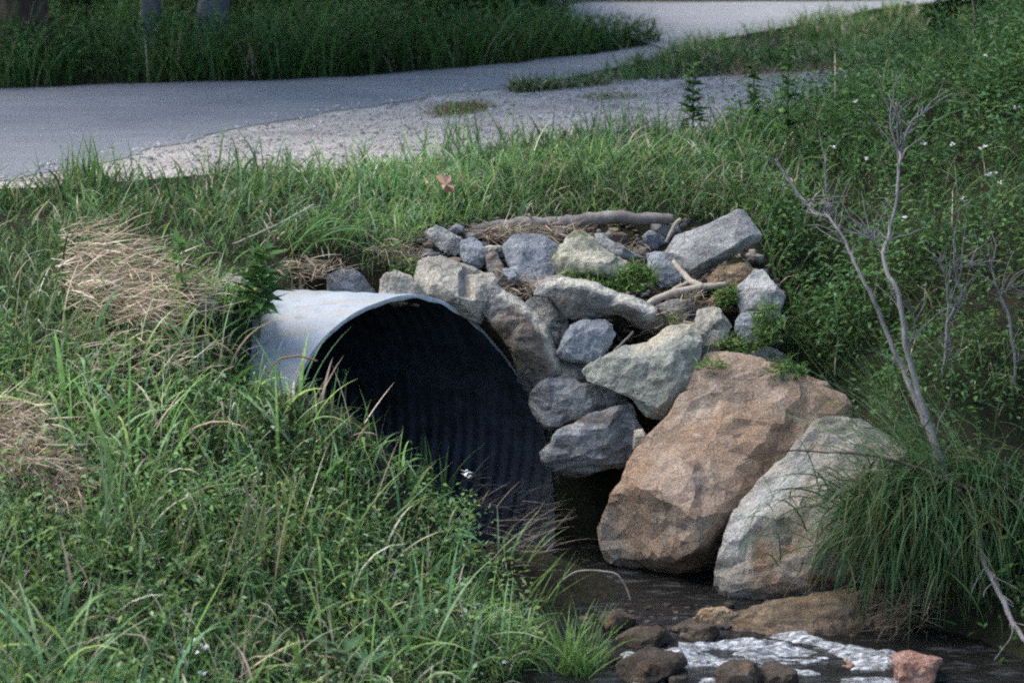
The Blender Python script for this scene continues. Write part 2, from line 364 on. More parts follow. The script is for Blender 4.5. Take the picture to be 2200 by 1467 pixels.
# creek
wy = np.linspace(4.6, 10.6, 260); wx = np.linspace(-0.4, 4.2, 220); WX, WY = np.meshgrid(wx, wy)
wz = -1.0+0.006*lat(WX.ravel(), WY.ravel(), 9)+0.003*lat(WX.ravel()*1.0, WY.ravel()*2.2, 22, 5.)
ii = np.arange(wx.size*wy.size).reshape(wy.size, wx.size)
WQ = np.stack([ii[:-1, :-1], ii[:-1, 1:], ii[1:, 1:], ii[1:, :-1]], -1).reshape(-1, 4)
tag(np_mesh('water', np.stack([WX.ravel(), WY.ravel(), wz], 1), WQ, M_WATER, origin=np.array([0, 9, 0])), 'dark rippling creek water flowing out below the pipe and boulders', 'water', kind='structure')

# ------------------------------------------------------------------ pipe
na = 144
pipe = empty('culvert_pipe', (PC+0.2*AX-UX*PR).tolist()); tag(pipe, 'large pale galvanised culvert pipe with a black mouth, set in the grass bank', 'culvert pipe')
ang = np.linspace(-180, 180, na, endpoint=False); ar = np.radians(ang)
def tube_wall(r0, corr, n_t, tlen, wl):
    s = np.linspace(0, 1, n_t)
    V = []
    for k in s:
        t = rim_t(ang)*(1-k)-tlen*k
        r = r0+corr*(.6+.4*np.sin(3*ar+5*k))*np.cos(2*np.pi*t/wl+.5*np.sin(2*ar))+.004*np.sin(2*ar+.7)*np.exp(-k*6)
        V.append(PC+r[:, None]*(np.cos(ar)[:, None]*UX+np.sin(ar)[:, None]*QX)+t[:, None]*AX)
    V = np.array(V).reshape(-1, 3); I = np.arange(n_t*na).reshape(n_t, na)
    Qd = np.stack([I[:-1], np.roll(I[:-1], -1, 1), np.roll(I[1:], -1, 1), I[1:]], -1).reshape(-1, 4)
    return V, Qd
V, Qd = tube_wall(PR, 0.0015, 140, 2.4, 0.075); np_mesh('barrel', V, Qd[:, ::-1], M_POUT, parent=pipe)
Vi, Qi = tube_wall(PR-0.014, 0.0036, 460, 2.4, 0.044); np_mesh('lining', Vi, Qi, M_PIN, parent=pipe)
a0 = V[:na]; b0 = Vi[:na]; mid = (a0+b0)/2+AX*0.004
I = np.arange(na); J = np.roll(I, -1)
Qr = np.vstack([np.stack([I, J, J+na, I+na], 1), np.stack([I+na, J+na, J+2*na, I+2*na], 1)])
np_mesh('rim', np.vstack([a0+AX*0.0015, mid, b0+AX*0.0015]), Qr, M_RIM, parent=pipe)
Vb = np.vstack([Vi[-na:], Vi[-na:].mean(0)]); np_mesh('far_end_cap', Vb, np.stack([I, J, np.full(na, na)], 1), M_GROUND, parent=pipe)  # added end cap, out of view, keeps daylight out of the pipe

# ------------------------------------------------------------------ rocks
def inpoly(px, py, poly):
    r = np.zeros(len(px), bool); j = len(poly)-1
    for i in range(len(poly)):
        xi, yi = poly[i]; xj, yj = poly[j]
        c = ((yi > py) != (yj > py)) & (px < (xj-xi)*(py-yi)/(yj-yi+1e-12)+xi); r ^= c; j = i
    return r
DG = None
def rock(name, label, cat, outline, Y, mat, T=0.16, lean=0.4, bulge=None, inner=None, rough=1.0, strata=0.0, group=None, sm=0, under=0.06, cuts=3, marks=(), grow=1.09):
    """outline in photo pixels, standing at depth Y with its own thickness T; lean tips the top away;
       inner: (px,py,d) ridge points, d metres nearer (+) or farther (-) than the leaning face"""
    pts = np.array([(p[0], p[1]) for p in outline], float); c = pts.mean(0)
    pts = c+(pts-c)*grow; ymin, ymax = pts[:, 1].min(), pts[:, 1].max(); mpp = Y/F
    def dy(py): return lean*(c[1]-py)*mpp
    planes = None
    if inner is None:
        rr_ = random.Random(int(abs(c[0]*7+c[1]*3))); ext = (pts.max(0)-pts.min(0))/2; L_ = float(ext.mean())
        if bulge is None: bulge = min(.13, max(.03, 0.6*float(ext.min())*mpp))
        g0x, g0y = rr_.uniform(-.3, .3), rr_.uniform(.1, .5); planes = [(1.0, g0x, g0y)]       # flat broken faces: front, top, two sides, foot
        def face(a_, cross, g_s):
            gx_, gy_ = g_s*math.cos(a_), g_s*math.sin(a_); u0, v0 = cross*math.cos(a_), cross*math.sin(a_)
            planes.append((1-g0x*u0-g0y*v0+gx_*u0+gy_*v0, gx_, gy_))
        face(rr_.uniform(4.35, 5.0), rr_.uniform(.05, .5), rr_.uniform(1.3, 2.2))
        face(rr_.uniform(-.5, .4), rr_.uniform(.35, .8), rr_.uniform(1.2, 2.6)); face(rr_.uniform(2.7, 3.6), rr_.uniform(.35, .8), rr_.uniform(1.2, 2.6))
        face(rr_.uniform(1.2, 1.9), rr_.uniform(.55, .85), rr_.uniform(1.2, 2.4))
        inner = []; st = max(4.0, L_/7.5)
        gxs = np.arange(pts[:, 0].min()+st*.5, pts[:, 0].max(), st); gys = np.arange(pts[:, 1].min()+st*.5, pts[:, 1].max(), st)
        for iy, y in enumerate(gys):
            for x in gxs+(st*.5 if iy % 2 else 0):
                q = c+(np.array([x, y])-c)*1.05
                if inpoly(np.array([q[0]]), np.array([q[1]]), [tuple(p) for p in pts])[0]:
                    u_, v_ = (x-c[0])/L_, (y-c[1])/L_
                    inner.append((x, y, max(0.0, bulge*min(b_-gx_*u_-gy_*v_ for b_, gx_, gy_ in planes))))
    fr = [P(x, y, Y+dy(y)-d) for x, y, d in inner]
    rim = []; md = 0.4*sum(q[2] for q in inner)/len(inner)
    for (x, y) in pts:
        low = max(0, (y-c[1])/(ymax-c[1]+1e-6)); fwd = md
        if planes: fwd = max(-.3*bulge, bulge*min(b_-gx_*(x-c[0])/L_-gy_*(y-c[1])/L_ for b_, gx_, gy_ in planes))
        rim.append(P(x, y, Y+dy(y)+under*low**2-fwd))
    c2 = [Vector((x/100, -y/100)) for x, y in pts]+[Vector((i[0]/100, -i[1]/100)) for i in inner]
    n = len(pts)
    vv, ee, ff, ov, oe, of = delaunay_2d_cdt(c2, [], [list(range(n))], 1, 1e-6)
    P3 = rim+fr; V3 = []
    for k, v in enumerate(vv):
        V3.append(P3[ov[k][0]] if ov[k] else P(v.x*100, -v.y*100, Y+dy(-v.y*100)))
    bm = bmesh.new(); bv = [bm.verts.new(v) for v in V3]
    for f in ff:
        try: bm.faces.new([bv[i] for i in f])
        except ValueError: pass
    m_of = {}
    for k in range(len(vv)):
        for o_ in ov[k]:
            m_of[o_] = k
    ctr = sum(rim, Vector())/n; back = ctr+Vector((0, T, -0.25*T))
    r2 = [bm.verts.new(r.lerp(ctr, 0.22)+Vector((0, T*0.7, -0.12*T))) for r in rim]; bc = bm.verts.new(back)
    for i in range(n):
        j = (i+1) % n
        for fv in ([bv[m_of[i]], bv[m_of[j]], r2[j], r2[i]], [r2[i], r2[j], bc]):
            try: bm.faces.new(fv)
            except ValueError: pass
    bmesh.ops.recalc_face_normals(bm, faces=bm.faces[:])
    rq = random.Random(int(abs(c[0]*13+c[1]*5))); hw = (pts.max(0)-pts.min(0)).min()*mpp*0.5
    for _ in range(cuts):                                            # broken faces: flat chips off the front
        a_ = rq.uniform(0, 6.28); tilt = rq.uniform(0.25, 0.95)
        dr = Vector((math.cos(a_)*tilt, -1.0, math.sin(a_)*tilt+0.25)).normalized()
        sup = max(v.co.dot(dr) for v in bm.verts)
        bmesh.ops.bisect_plane(bm, geom=bm.verts[:]+bm.edges[:]+bm.faces[:], plane_co=dr*(sup-hw*rq.uniform(0.06, 0.2)), plane_no=dr, clear_outer=True)
        bmesh.ops.holes_fill(bm, edges=[e for e in bm.edges if e.is_boundary], sides=0)
    bmesh.ops.recalc_face_normals(bm, faces=bm.faces[:])
    org = Vector((ctr.x, ctr.y+T*0.3, min(v.co.z for v in bm.verts)))
    for v in bm.verts: v.co -= org
    me = bpy.data.meshes.new(name); bm.to_mesh(me); bm.free()
    o = bpy.data.objects.new(name, me); o.location = org; link(o)
    size = max((pts.max(0)-pts.min(0))*mpp)
    md = o.modifiers.new('r', 'REMESH'); md.mode = 'VOXEL'; md.voxel_size = min(0.011, max(0.0035, size/70))
    if sm:
        ms = o.modifiers.new('s', 'SMOOTH'); ms.factor = 0.5; ms.iterations = sm
    dg = bpy.context.evaluated_depsgraph_get()
    nm = bpy.data.meshes.new_from_object(o.evaluated_get(dg)); o.modifiers.clear(); o.data = nm; bpy.data.meshes.remove(me); nm.name = name
    nv = len(nm.vertices); co = np.empty(nv*3, np.float32); nm.vertices.foreach_get('co', co); co = co.reshape(-1, 3)
    no = np.empty(nv*3, np.float32); nm.vertices.foreach_get('normal', no); no = no.reshape(-1, 3)
    off = np.array(org); A1 = 0.05*size**0.8*rough; f1 = 2.2/size**0.8; D = np.empty(nv)
    for i in range(nv):
        p = Vector((co[i]+off).tolist())
        d = A1*(noise.hetero_terrain(p*f1, 0.9, 2.1, 4, 0.6)-0.6)*0.2+0.006*rough*noise.fractal(p*22, 0.7, 2.2, 4)+A1*0.35*(noise.ridged_multi_fractal(p*f1*1.7, 1.0, 2.0, 3, 1.0, 2.0)-1.0)*0.5
        cell = noise.voronoi(p*(f1*1.6))[0]; d += -A1*0.5*max(0, 0.16-(cell[1]-cell[0]))/0.16*0.35
        if strata:
            q = p.z-0.28*p.x+0.02*noise.noise(p*5); d += strata*noise.noise((0.4*p.x, 0.3, q*42))
        D[i] = d
    co = co+no*D[:, None]; nm.vertices.foreach_set('co', co.astype(np.float32).ravel())
    nm.polygons.foreach_set('use_smooth', np.ones(len(nm.polygons), bool)); nm.update()
    nm.materials.clear(); nm.materials.append(ROCK[mat])
    cc = np.zeros((nv, 4), np.float32)
    if marks:                                                          # veins and stains, also highlight and shade painted as colour, kept on its vertices
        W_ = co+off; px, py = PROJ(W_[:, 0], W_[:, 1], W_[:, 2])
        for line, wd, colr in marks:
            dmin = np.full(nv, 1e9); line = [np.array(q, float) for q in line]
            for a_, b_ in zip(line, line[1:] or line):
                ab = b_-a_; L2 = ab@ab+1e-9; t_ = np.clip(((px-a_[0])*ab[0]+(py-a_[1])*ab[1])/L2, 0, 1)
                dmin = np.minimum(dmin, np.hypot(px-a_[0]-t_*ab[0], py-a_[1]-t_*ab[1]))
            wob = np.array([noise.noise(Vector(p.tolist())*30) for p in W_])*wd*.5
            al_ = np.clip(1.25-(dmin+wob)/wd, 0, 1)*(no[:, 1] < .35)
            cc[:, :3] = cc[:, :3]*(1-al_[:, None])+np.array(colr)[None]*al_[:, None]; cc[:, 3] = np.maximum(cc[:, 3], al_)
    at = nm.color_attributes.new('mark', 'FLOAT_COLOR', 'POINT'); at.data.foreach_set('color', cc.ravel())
    dc = o.modifiers.new('chip', 'DECIMATE'); dc.ratio = min(1.0, (700 if size < .35 else 1500)*2/max(1, len(nm.polygons)*2))   # chipped flat facets
    nm2 = bpy.data.meshes.new_from_object(o.evaluated_get(bpy.context.evaluated_depsgraph_get())); o.modifiers.clear(); o.data = nm2; bpy.data.meshes.remove(nm); nm2.name = name
    nm2.polygons.foreach_set('use_smooth', np.zeros(len(nm2.polygons), bool)); nm2.update()
    return tag(o, label, cat, group)

RP = 'rocks piled around the culvert mouth'
def rk(label, outline, Y, mat, **k): return rock(k.pop('name', 'rock'), label, k.pop('cat', 'rock'), outline, Y, mat, group=k.pop('group', RP), **k)
rk('blue grey rock showing just above the left top of the pipe', [(706,597),(735,579),(766,583),(785,602),(806,632),(764,648),(704,645)], 10.42, 'blue')
rk('small pale tan rock behind the pipe top, left of the biggest cream rock', [(819,602),(833,590),(857,584),(880,596),(902,618),(922,640),(895,656),(819,650)], 10.3, 'tan', T=.12)
rk('largest cream coloured rock leaning on the pipe crown', [(902,562),(919,553),(947,554),(966,562),(995,570),(1035,588),(1057,590),(1060,602),(1054,630),(1040,662),(1028,690),(990,670),(942,650),(907,638),(896,597)], 10.33, 'tan', T=.25, lean=.7,
   inner=[(950,575,.05),(985,590,.06),(1000,592,.0),(1003,630,.02),(1020,620,.06),(940,615,.07),(985,640,.075),(1020,655,.06)], marks=[([(1000, 580), (988, 611), (978, 645)], 8, (0.17, 0.165, 0.16))])  # shade of the crease painted into the colour
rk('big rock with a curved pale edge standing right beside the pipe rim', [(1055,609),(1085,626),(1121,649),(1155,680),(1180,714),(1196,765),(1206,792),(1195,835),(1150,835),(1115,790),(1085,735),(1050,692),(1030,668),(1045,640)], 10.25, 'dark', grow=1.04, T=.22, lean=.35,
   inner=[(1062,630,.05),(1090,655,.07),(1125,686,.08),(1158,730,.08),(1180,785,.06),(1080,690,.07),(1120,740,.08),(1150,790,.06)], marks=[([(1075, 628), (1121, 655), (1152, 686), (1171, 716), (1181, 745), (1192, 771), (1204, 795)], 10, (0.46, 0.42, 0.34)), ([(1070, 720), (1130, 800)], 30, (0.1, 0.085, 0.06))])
rk('speckled grey rock with a reddish lower face, left top of the pile', [(905,506),(938,484),(961,497),(990,514),(999,525),(991,539),(980,552),(954,556),(930,544),(916,528)], 10.78, 'grey', T=.12)
rk('smooth blue grey rock between the reddish faced rock and the pale flat pebble', [(993,518),(1014,510),(1031,520),(1037,533),(1047,547),(1040,570),(1019,578),(1000,568),(990,544)], 10.68, 'blue', T=.1)
rk('thin flat cream pebble lying left of the big blue grey slab', [(1033,534),(1052,527),(1083,530),(1087,537),(1071,544),(1043,542)], 10.74, 'tan', T=.07, bulge=.03)
rk('dark grey rock wedged in the gap above the cream rock corner', [(1043,548),(1066,543),(1076,564),(1083,583),(1102,597),(1097,618),(1074,618),(1055,600)], 10.58, 'dark', T=.12)
rk('small grey stone at the foot of the big blue grey slab', [(1080,580),(1100,577),(1119,600),(1112,614),(1095,608)], 10.52, 'blue', T=.07, bulge=.04)
rk('big smooth blue grey slab in the upper middle of the pile', [(1085,533),(1100,511),(1128,506),(1152,508),(1169,511),(1194,527),(1207,545),(1202,565),(1190,580),(1186,600),(1165,612),(1135,612),(1113,600),(1101,575),(1093,555)], 10.63, 'blue', T=.16, lean=.6)
rk('mossy rock with a pale band, between the blue grey slab and the ridge stone', [(1206,530),(1234,499),(1256,499),(1275,512),(1292,535),(1322,550),(1347,565),(1335,595),(1290,610),(1256,610),(1198,592),(1188,566),(1194,548)], 10.6, 'moss', T=.18, lean=.8,
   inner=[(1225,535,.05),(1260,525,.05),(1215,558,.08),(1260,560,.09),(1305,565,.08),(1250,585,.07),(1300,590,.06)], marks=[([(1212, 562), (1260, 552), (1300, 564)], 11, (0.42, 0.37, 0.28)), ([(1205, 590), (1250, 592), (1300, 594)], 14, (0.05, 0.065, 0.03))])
rk('narrow pale ridge stone slanting down right behind the mossy rock', [(1279,502),(1295,503),(1322,523),(1376,551),(1352,557),(1322,549),(1288,530)], 10.7, 'grey', T=.1, bulge=.04)
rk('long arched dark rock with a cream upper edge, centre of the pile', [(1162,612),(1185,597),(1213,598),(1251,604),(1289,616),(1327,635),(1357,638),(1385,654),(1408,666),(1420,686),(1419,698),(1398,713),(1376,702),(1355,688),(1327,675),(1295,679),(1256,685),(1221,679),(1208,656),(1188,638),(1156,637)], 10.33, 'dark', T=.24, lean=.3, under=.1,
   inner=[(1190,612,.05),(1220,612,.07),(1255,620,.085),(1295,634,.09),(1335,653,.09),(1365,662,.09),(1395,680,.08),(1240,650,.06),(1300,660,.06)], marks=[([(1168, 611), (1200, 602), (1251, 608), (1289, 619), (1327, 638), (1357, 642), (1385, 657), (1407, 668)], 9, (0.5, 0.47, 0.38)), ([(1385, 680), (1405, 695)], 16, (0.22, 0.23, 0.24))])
rk('grey rock filling the gap under the left end of the arched rock', [(1126,656),(1158,636),(1199,640),(1215,656),(1216,692),(1218,718),(1201,756),(1185,748),(1172,716),(1150,689)], 10.44, 'grey', T=.15)
rk('rounded pale cobble sheltered under the arched dark rock', [(1200,756),(1211,730),(1228,702),(1251,691),(1295,688),(1313,699),(1321,719),(1310,740),(1297,760),(1270,780),(1245,778),(1208,768)], 10.22, 'blue', T=.14, lean=.5)
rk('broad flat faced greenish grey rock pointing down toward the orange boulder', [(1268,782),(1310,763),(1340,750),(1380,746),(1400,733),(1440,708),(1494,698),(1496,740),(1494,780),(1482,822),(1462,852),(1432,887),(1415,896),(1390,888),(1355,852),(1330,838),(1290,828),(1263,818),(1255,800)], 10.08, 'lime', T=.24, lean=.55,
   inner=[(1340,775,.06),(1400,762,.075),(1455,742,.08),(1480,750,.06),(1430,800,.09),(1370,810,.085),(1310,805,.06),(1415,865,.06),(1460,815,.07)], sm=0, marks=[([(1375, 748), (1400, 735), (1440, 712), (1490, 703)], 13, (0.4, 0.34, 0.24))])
rk('grey banded rock beside the pipe, upper of the two stacked right of the mouth', [(1143,847),(1170,820),(1220,812),(1247,823),(1318,834),(1342,852),(1353,872),(1304,884),(1253,901),(1195,922),(1169,918),(1148,892),(1140,866)], 10.17, 'slate', grow=1.05, T=.2, lean=.4, strata=.006)
rk('grey banded rock with dark layers, lower of the two stacked right of the mouth', [(1190,936),(1209,924),(1271,896),(1347,870),(1360,889),(1369,925),(1364,971),(1357,994),(1304,1003),(1245,1017),(1220,1020),(1185,1006),(1171,986),(1167,969),(1185,955)], 10.02, 'slate', grow=1.07, T=.26, lean=.3, strata=.009, under=.09)
rk('shadowed dark stone wedged between the pipe rim and the lower banded rock', [(1148,890),(1200,872),(1232,930),(1228,1010),(1222,1130),(1192,1140),(1172,1000)], 10.36, 'dark', T=.2)
rk('tiny cream wedge stone between the banded rock and the orange boulder', [(1363,925),(1380,923),(1391,940),(1375,968),(1362,965)], 9.93, 'tan', T=.07, bulge=.03)
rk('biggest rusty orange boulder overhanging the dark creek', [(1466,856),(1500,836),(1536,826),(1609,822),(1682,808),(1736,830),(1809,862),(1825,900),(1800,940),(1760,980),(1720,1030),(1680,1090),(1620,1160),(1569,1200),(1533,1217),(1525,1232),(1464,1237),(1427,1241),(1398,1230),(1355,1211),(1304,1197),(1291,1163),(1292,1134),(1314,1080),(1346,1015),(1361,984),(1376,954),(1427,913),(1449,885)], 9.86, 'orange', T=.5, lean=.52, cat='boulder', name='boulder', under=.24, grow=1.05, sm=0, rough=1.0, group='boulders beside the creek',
   inner=[(1500,880,.06),(1600,870,.08),(1700,860,.07),(1780,890,.06),(1430,960,.09),(1520,960,.14),(1620,960,.13),(1700,960,.08),(1390,1020,.12),(1480,1030,.19),(1570,1030,.17),(1640,1030,.11),(1355,1090,.12),(1420,1110,.19),(1500,1115,.22),(1560,1095,.18),(1365,1160,.13),(1430,1178,.17),(1500,1170,.18),(1545,1140,.15),(1325,1150,.07),(1450,1210,.06)], marks=[([(1470, 988), (1500, 1003), (1545, 1032)], 6, (0.13, 0.085, 0.06)), ([(1545, 1085), (1590, 1108)], 6, (0.16, 0.1, 0.07)), ([(1575, 1125), (1552, 1165)], 20, (0.075, 0.045, 0.03)), ([(1302, 1140), (1325, 1190)], 26, (0.25, 0.225, 0.195)), ([(1440, 1200), (1530, 1192)], 24, (0.11, 0.075, 0.055)), ([(1375, 1140), (1420, 1180), (1490, 1172), (1530, 1140)], 13, (0.275, 0.19, 0.135)), ([(1400, 1040), (1480, 1060), (1560, 1070)], 26, (0.28, 0.21, 0.16)), ([(1560, 1060), (1610, 1030), (1660, 1000)], 16, (0.25, 0.165, 0.112))])  # cracks and rust tones, plus painted shade on underside and side facet
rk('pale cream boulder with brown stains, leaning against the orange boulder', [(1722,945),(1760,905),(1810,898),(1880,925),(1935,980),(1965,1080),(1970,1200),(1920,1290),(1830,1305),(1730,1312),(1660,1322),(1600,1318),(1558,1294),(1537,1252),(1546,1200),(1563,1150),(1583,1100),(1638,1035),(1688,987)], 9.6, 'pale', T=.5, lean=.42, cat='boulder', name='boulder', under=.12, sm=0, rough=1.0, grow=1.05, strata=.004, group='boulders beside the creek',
   inner=[(1760,945,.08),(1830,960,.1),(1690,1030,.1),(1760,1040,.14),(1850,1060,.15),(1625,1095,.12),(1645,1115,.15),(1690,1105,.15),(1632,1175,.15),(1650,1195,.17),(1700,1165,.13),(1745,1145,.16),(1800,1150,.19),(1590,1200,.12),(1640,1240,.18),(1740,1220,.2),(1850,1200,.17),(1610,1280,.1),(1720,1280,.12)], marks=[([(1575, 1180), (1590, 1130), (1640, 1080), (1690, 1040)], 34, (0.35, 0.345, 0.325)), ([(1655, 1140), (1680, 1170)], 28, (0.2, 0.185, 0.16)), ([(1632, 1185), (1655, 1203), (1700, 1178), (1745, 1150), (1785, 1132)], 12, (0.12, 0.07, 0.04)), ([(1738, 1240), (1760, 1255), (1785, 1248)], 18, (0.15, 0.065, 0.035)), ([(1700, 985), (1740, 1000)], 22, (0.2, 0.2, 0.19)), ([(1600, 1300), (1700, 1285)], 26, (0.17, 0.15, 0.12))])  # brown stains, plus a painted highlight and a recess shaded by colour
rk('pinkish brown rock with weeds on top behind the crown of the orange boulder', [(1476,835),(1488,782),(1530,763),(1600,768),(1680,785),(1770,825),(1760,850),(1680,850),(1590,850),(1520,855)], 10.04, 'orange', T=.3, lean=.75, bulge=.07)
rk('ochre layered ledge at the water line below the pale boulder', [(1555,1345),(1640,1312),(1760,1292),(1850,1278),(1940,1300),(1935,1350),(1860,1385),(1750,1398),(1650,1402),(1585,1388)], 9.14, 'ledge', T=.4, lean=.9, bulge=.05, strata=.008, name='boulder', cat='ledge')
rk('small brown stone at the water edge under the pale boulder', [(1490,1330),(1515,1308),(1560,1306),(1590,1325),(1580,1350),(1520,1355)], 9.2, 'brown', T=.12, bulge=.04)
rk('long squared grey block jutting up right above the pile', [(1436,540),(1456,508),(1529,485),(1583,455),(1594,457),(1630,506),(1625,516),(1584,542),(1524,578),(1494,603),(1470,597),(1448,563)], 10.62, 'grey', T=.16, lean=.5, name='stone_block', cat='block', sm=0, cuts=0, rough=.45, strata=.003, under=.08,
   inner=[(1466,522,.05),(1530,500,.055),(1586,472,.05),(1612,505,.06),(1575,530,.09),(1520,560,.09),(1485,580,.08),(1470,550,.075),(1530,528,.085)])
rk('blue grey rock tucked under the left end of the squared block', [(1391,547),(1409,541),(1434,546),(1449,566),(1467,592),(1450,614),(1420,620),(1398,595)], 10.6, 'blue', T=.12)
rk('small pale blue stone near the right end of the driftwood log', [(1380,509),(1395,497),(1417,503),(1433,520),(1408,537),(1388,527)], 10.82, 'blue', T=.08, bulge=.04)
rk('small grey stone left of the squared block, above the small upright stick', [(1446,520),(1462,505),(1482,508),(1484,522),(1462,530)], 10.8, 'blue', T=.06, bulge=.03)
rk('dark slate stone under the forked branch', [(1421,653),(1447,644),(1485,646),(1488,677),(1467,690),(1437,679),(1417,668)], 10.42, 'dark', T=.1)
rk('upright cream cobble right of the greenish flat faced rock', [(1496,682),(1501,669),(1524,660),(1546,665),(1569,700),(1558,731),(1546,754),(1510,764),(1498,756),(1496,724)], 10.26, 'tan', T=.13, lean=.4)
rk('lichen grey rock against the weeds, above the half covered pale blue rock', [(1586,616),(1622,583),(1638,582),(1667,615),(1685,635),(1676,668),(1638,674),(1595,674),(1587,643)], 10.38, 'grey', T=.16, lean=.5)
rk('pale blue rock half covered by weeds, below the lichen grey rock', [(1584,692),(1595,674),(1652,672),(1685,684),(1660,718),(1621,738),(1595,742),(1584,714)], 10.27, 'blue', T=.14)
rk('brown rock in the shade beneath the squared block', [(1520,596),(1545,576),(1589,566),(1624,582),(1606,610),(1567,616),(1527,618)], 10.5, 'brown', T=.16)
rk('mossy brown stone between the forked branch and the upright cobble', [(1515,650),(1550,625),(1588,632),(1592,672),(1555,668),(1530,668)], 10.42, 'brown', T=.12)
rk('tan rock patched with moss above the pinkish rock', [(1497,778),(1560,756),(1640,744),(1690,768),(1650,805),(1560,808),(1502,800)], 10.22, 'moss', T=.16, lean=.7)
rk('dark brown rock in shadow beside the pipe, under the curved edge rock', [(1105,775),(1190,790),(1230,800),(1240,825),(1190,850),(1140,845),(1112,815)], 10.36, 'dark', T=.14)
rk('dark rock in the shadow under the rounded pale cobble', [(1205,770),(1262,782),(1275,812),(1240,828),(1205,812)], 10.2, 'dark', T=.14)
rk('small bluish stone alone in the grass left of the pile', [(795,520),(815,512),(832,530),(838,548),(815,556),(797,545)], 10.72, 'blue', T=.08, bulge=.04, group='stones lying in the grass')
rk('pinkish grey stone beside the broad leaved plant left of the pipe', [(462,625),(490,592),(518,590),(528,625),(512,662),(475,668)], 10.05, 'tan', T=.1, group='stones lying in the grass')
rk('flat pale stone at the right edge of the straw heap', [(418,655),(445,638),(470,650),(462,685),(432,692)], 9.85, 'grey', T=.09, group='stones lying in the grass')
rk('mauve grey flat stone in the grass at the creek bank', [(1000,1338),(1030,1322),(1070,1326),(1082,1345),(1050,1362),(1010,1356)], 8.98, 'grey', T=.12, group='stones lying in the grass')
CK = 'wet rocks in the white water'
for lab, ol, Y, mt in (
  ('brown wet rock leftmost in the white water beside the bright grass', [(1330,1427),(1388,1399),(1466,1411),(1474,1427),(1440,1447),(1400,1475),(1336,1490)], 8.66, 'wet'),
  ('small dark stone touching the right of the leftmost wet rock', [(1436,1448),(1475,1444),(1482,1470),(1440,1492)], 8.62, 'wet'),
  ('dark rounded wet rock in the middle of the white water', [(1540,1446),(1578,1425),(1615,1425),(1643,1450),(1640,1495),(1545,1495)], 8.6, 'wet'),
  ('brown wet rock just right of the dark rounded one in the rapids', [(1640,1440),(1669,1427),(1712,1446),(1714,1495),(1643,1495)], 8.62, 'wet'),
  ('flat topped reddish rock at the right end of the white water', [(1920,1418),(1958,1403),(2018,1420),(2008,1452),(1990,1500),(1940,1500)], 8.62, 'red'),
  ('flat dark wet stone just upstream of the leftmost wet rock', [(1325,1372),(1368,1352),(1425,1354),(1446,1374),(1402,1396),(1345,1394)], 9.0, 'wet'),
  ('low brown wet stone in the dark water left of the ochre ledge', [(1448,1352),(1490,1338),(1538,1346),(1548,1372),(1490,1384)], 9.08, 'wet'),
  ('small black stone at the foot of the grass, by the bent stalk', [(1290,1330),(1325,1318),(1362,1330),(1355,1352),(1305,1354)], 9.14, 'wet'),
  ('little reddish stone between the white water and the tussock', [(1785,1428),(1825,1412),(1842,1432),(1835,1455),(1795,1450)], 8.8, 'red')):
    rk(lab, ol, Y, mt, T=.2, lean=.5, bulge=.06, group=CK)

# white water over the small drop
fx = np.linspace(0.28, 1.22, 220); fy = np.linspace(8.5, 9.12, 150); FX, FY = np.meshgrid(fx, fy); fxr, fyr = FX.ravel(), FY.ravel()
back = 9.04+0.04*np.sin(fxr*9)+0.05*lat(fxr, fxr*0, 4.0, 2.); back = np.where(fxr < 0.5, back-0.12, back); back = back-np.where(fxr > 0.85, (fxr-0.85)*0.3, 0)
edge = sstep(0, 0.07, back-fyr)*sstep(0.28, 0.36, fxr)*sstep(0, .1, 1.22-fxr)
hz = -1.008+edge*(0.02+0.034*lat(fxr, fyr*1.6, 7)+0.014*lat(fxr*.8, fyr*2.0, 18, 4.)+0.007*lat(fxr*.7, fyr*2.0, 45, 1.))-0.03*sstep(0.05, 0.5, back-fyr)
ii = np.arange(fxr.size).reshape(fy.size, fx.size); FQ = np.stack([ii[:-1, :-1], ii[:-1, 1:], ii[1:, 1:], ii[1:, :-1]], -1).reshape(-1, 4)
FQ = FQ[((edge[FQ] > 0.02) & (hz[FQ] > -1.02)).any(1)]
tag(np_mesh('white_water', np.stack([fxr, fyr, hz], 1), FQ, M_FOAM), 'white foaming water spilling over the stones', 'white water', kind='stuff')

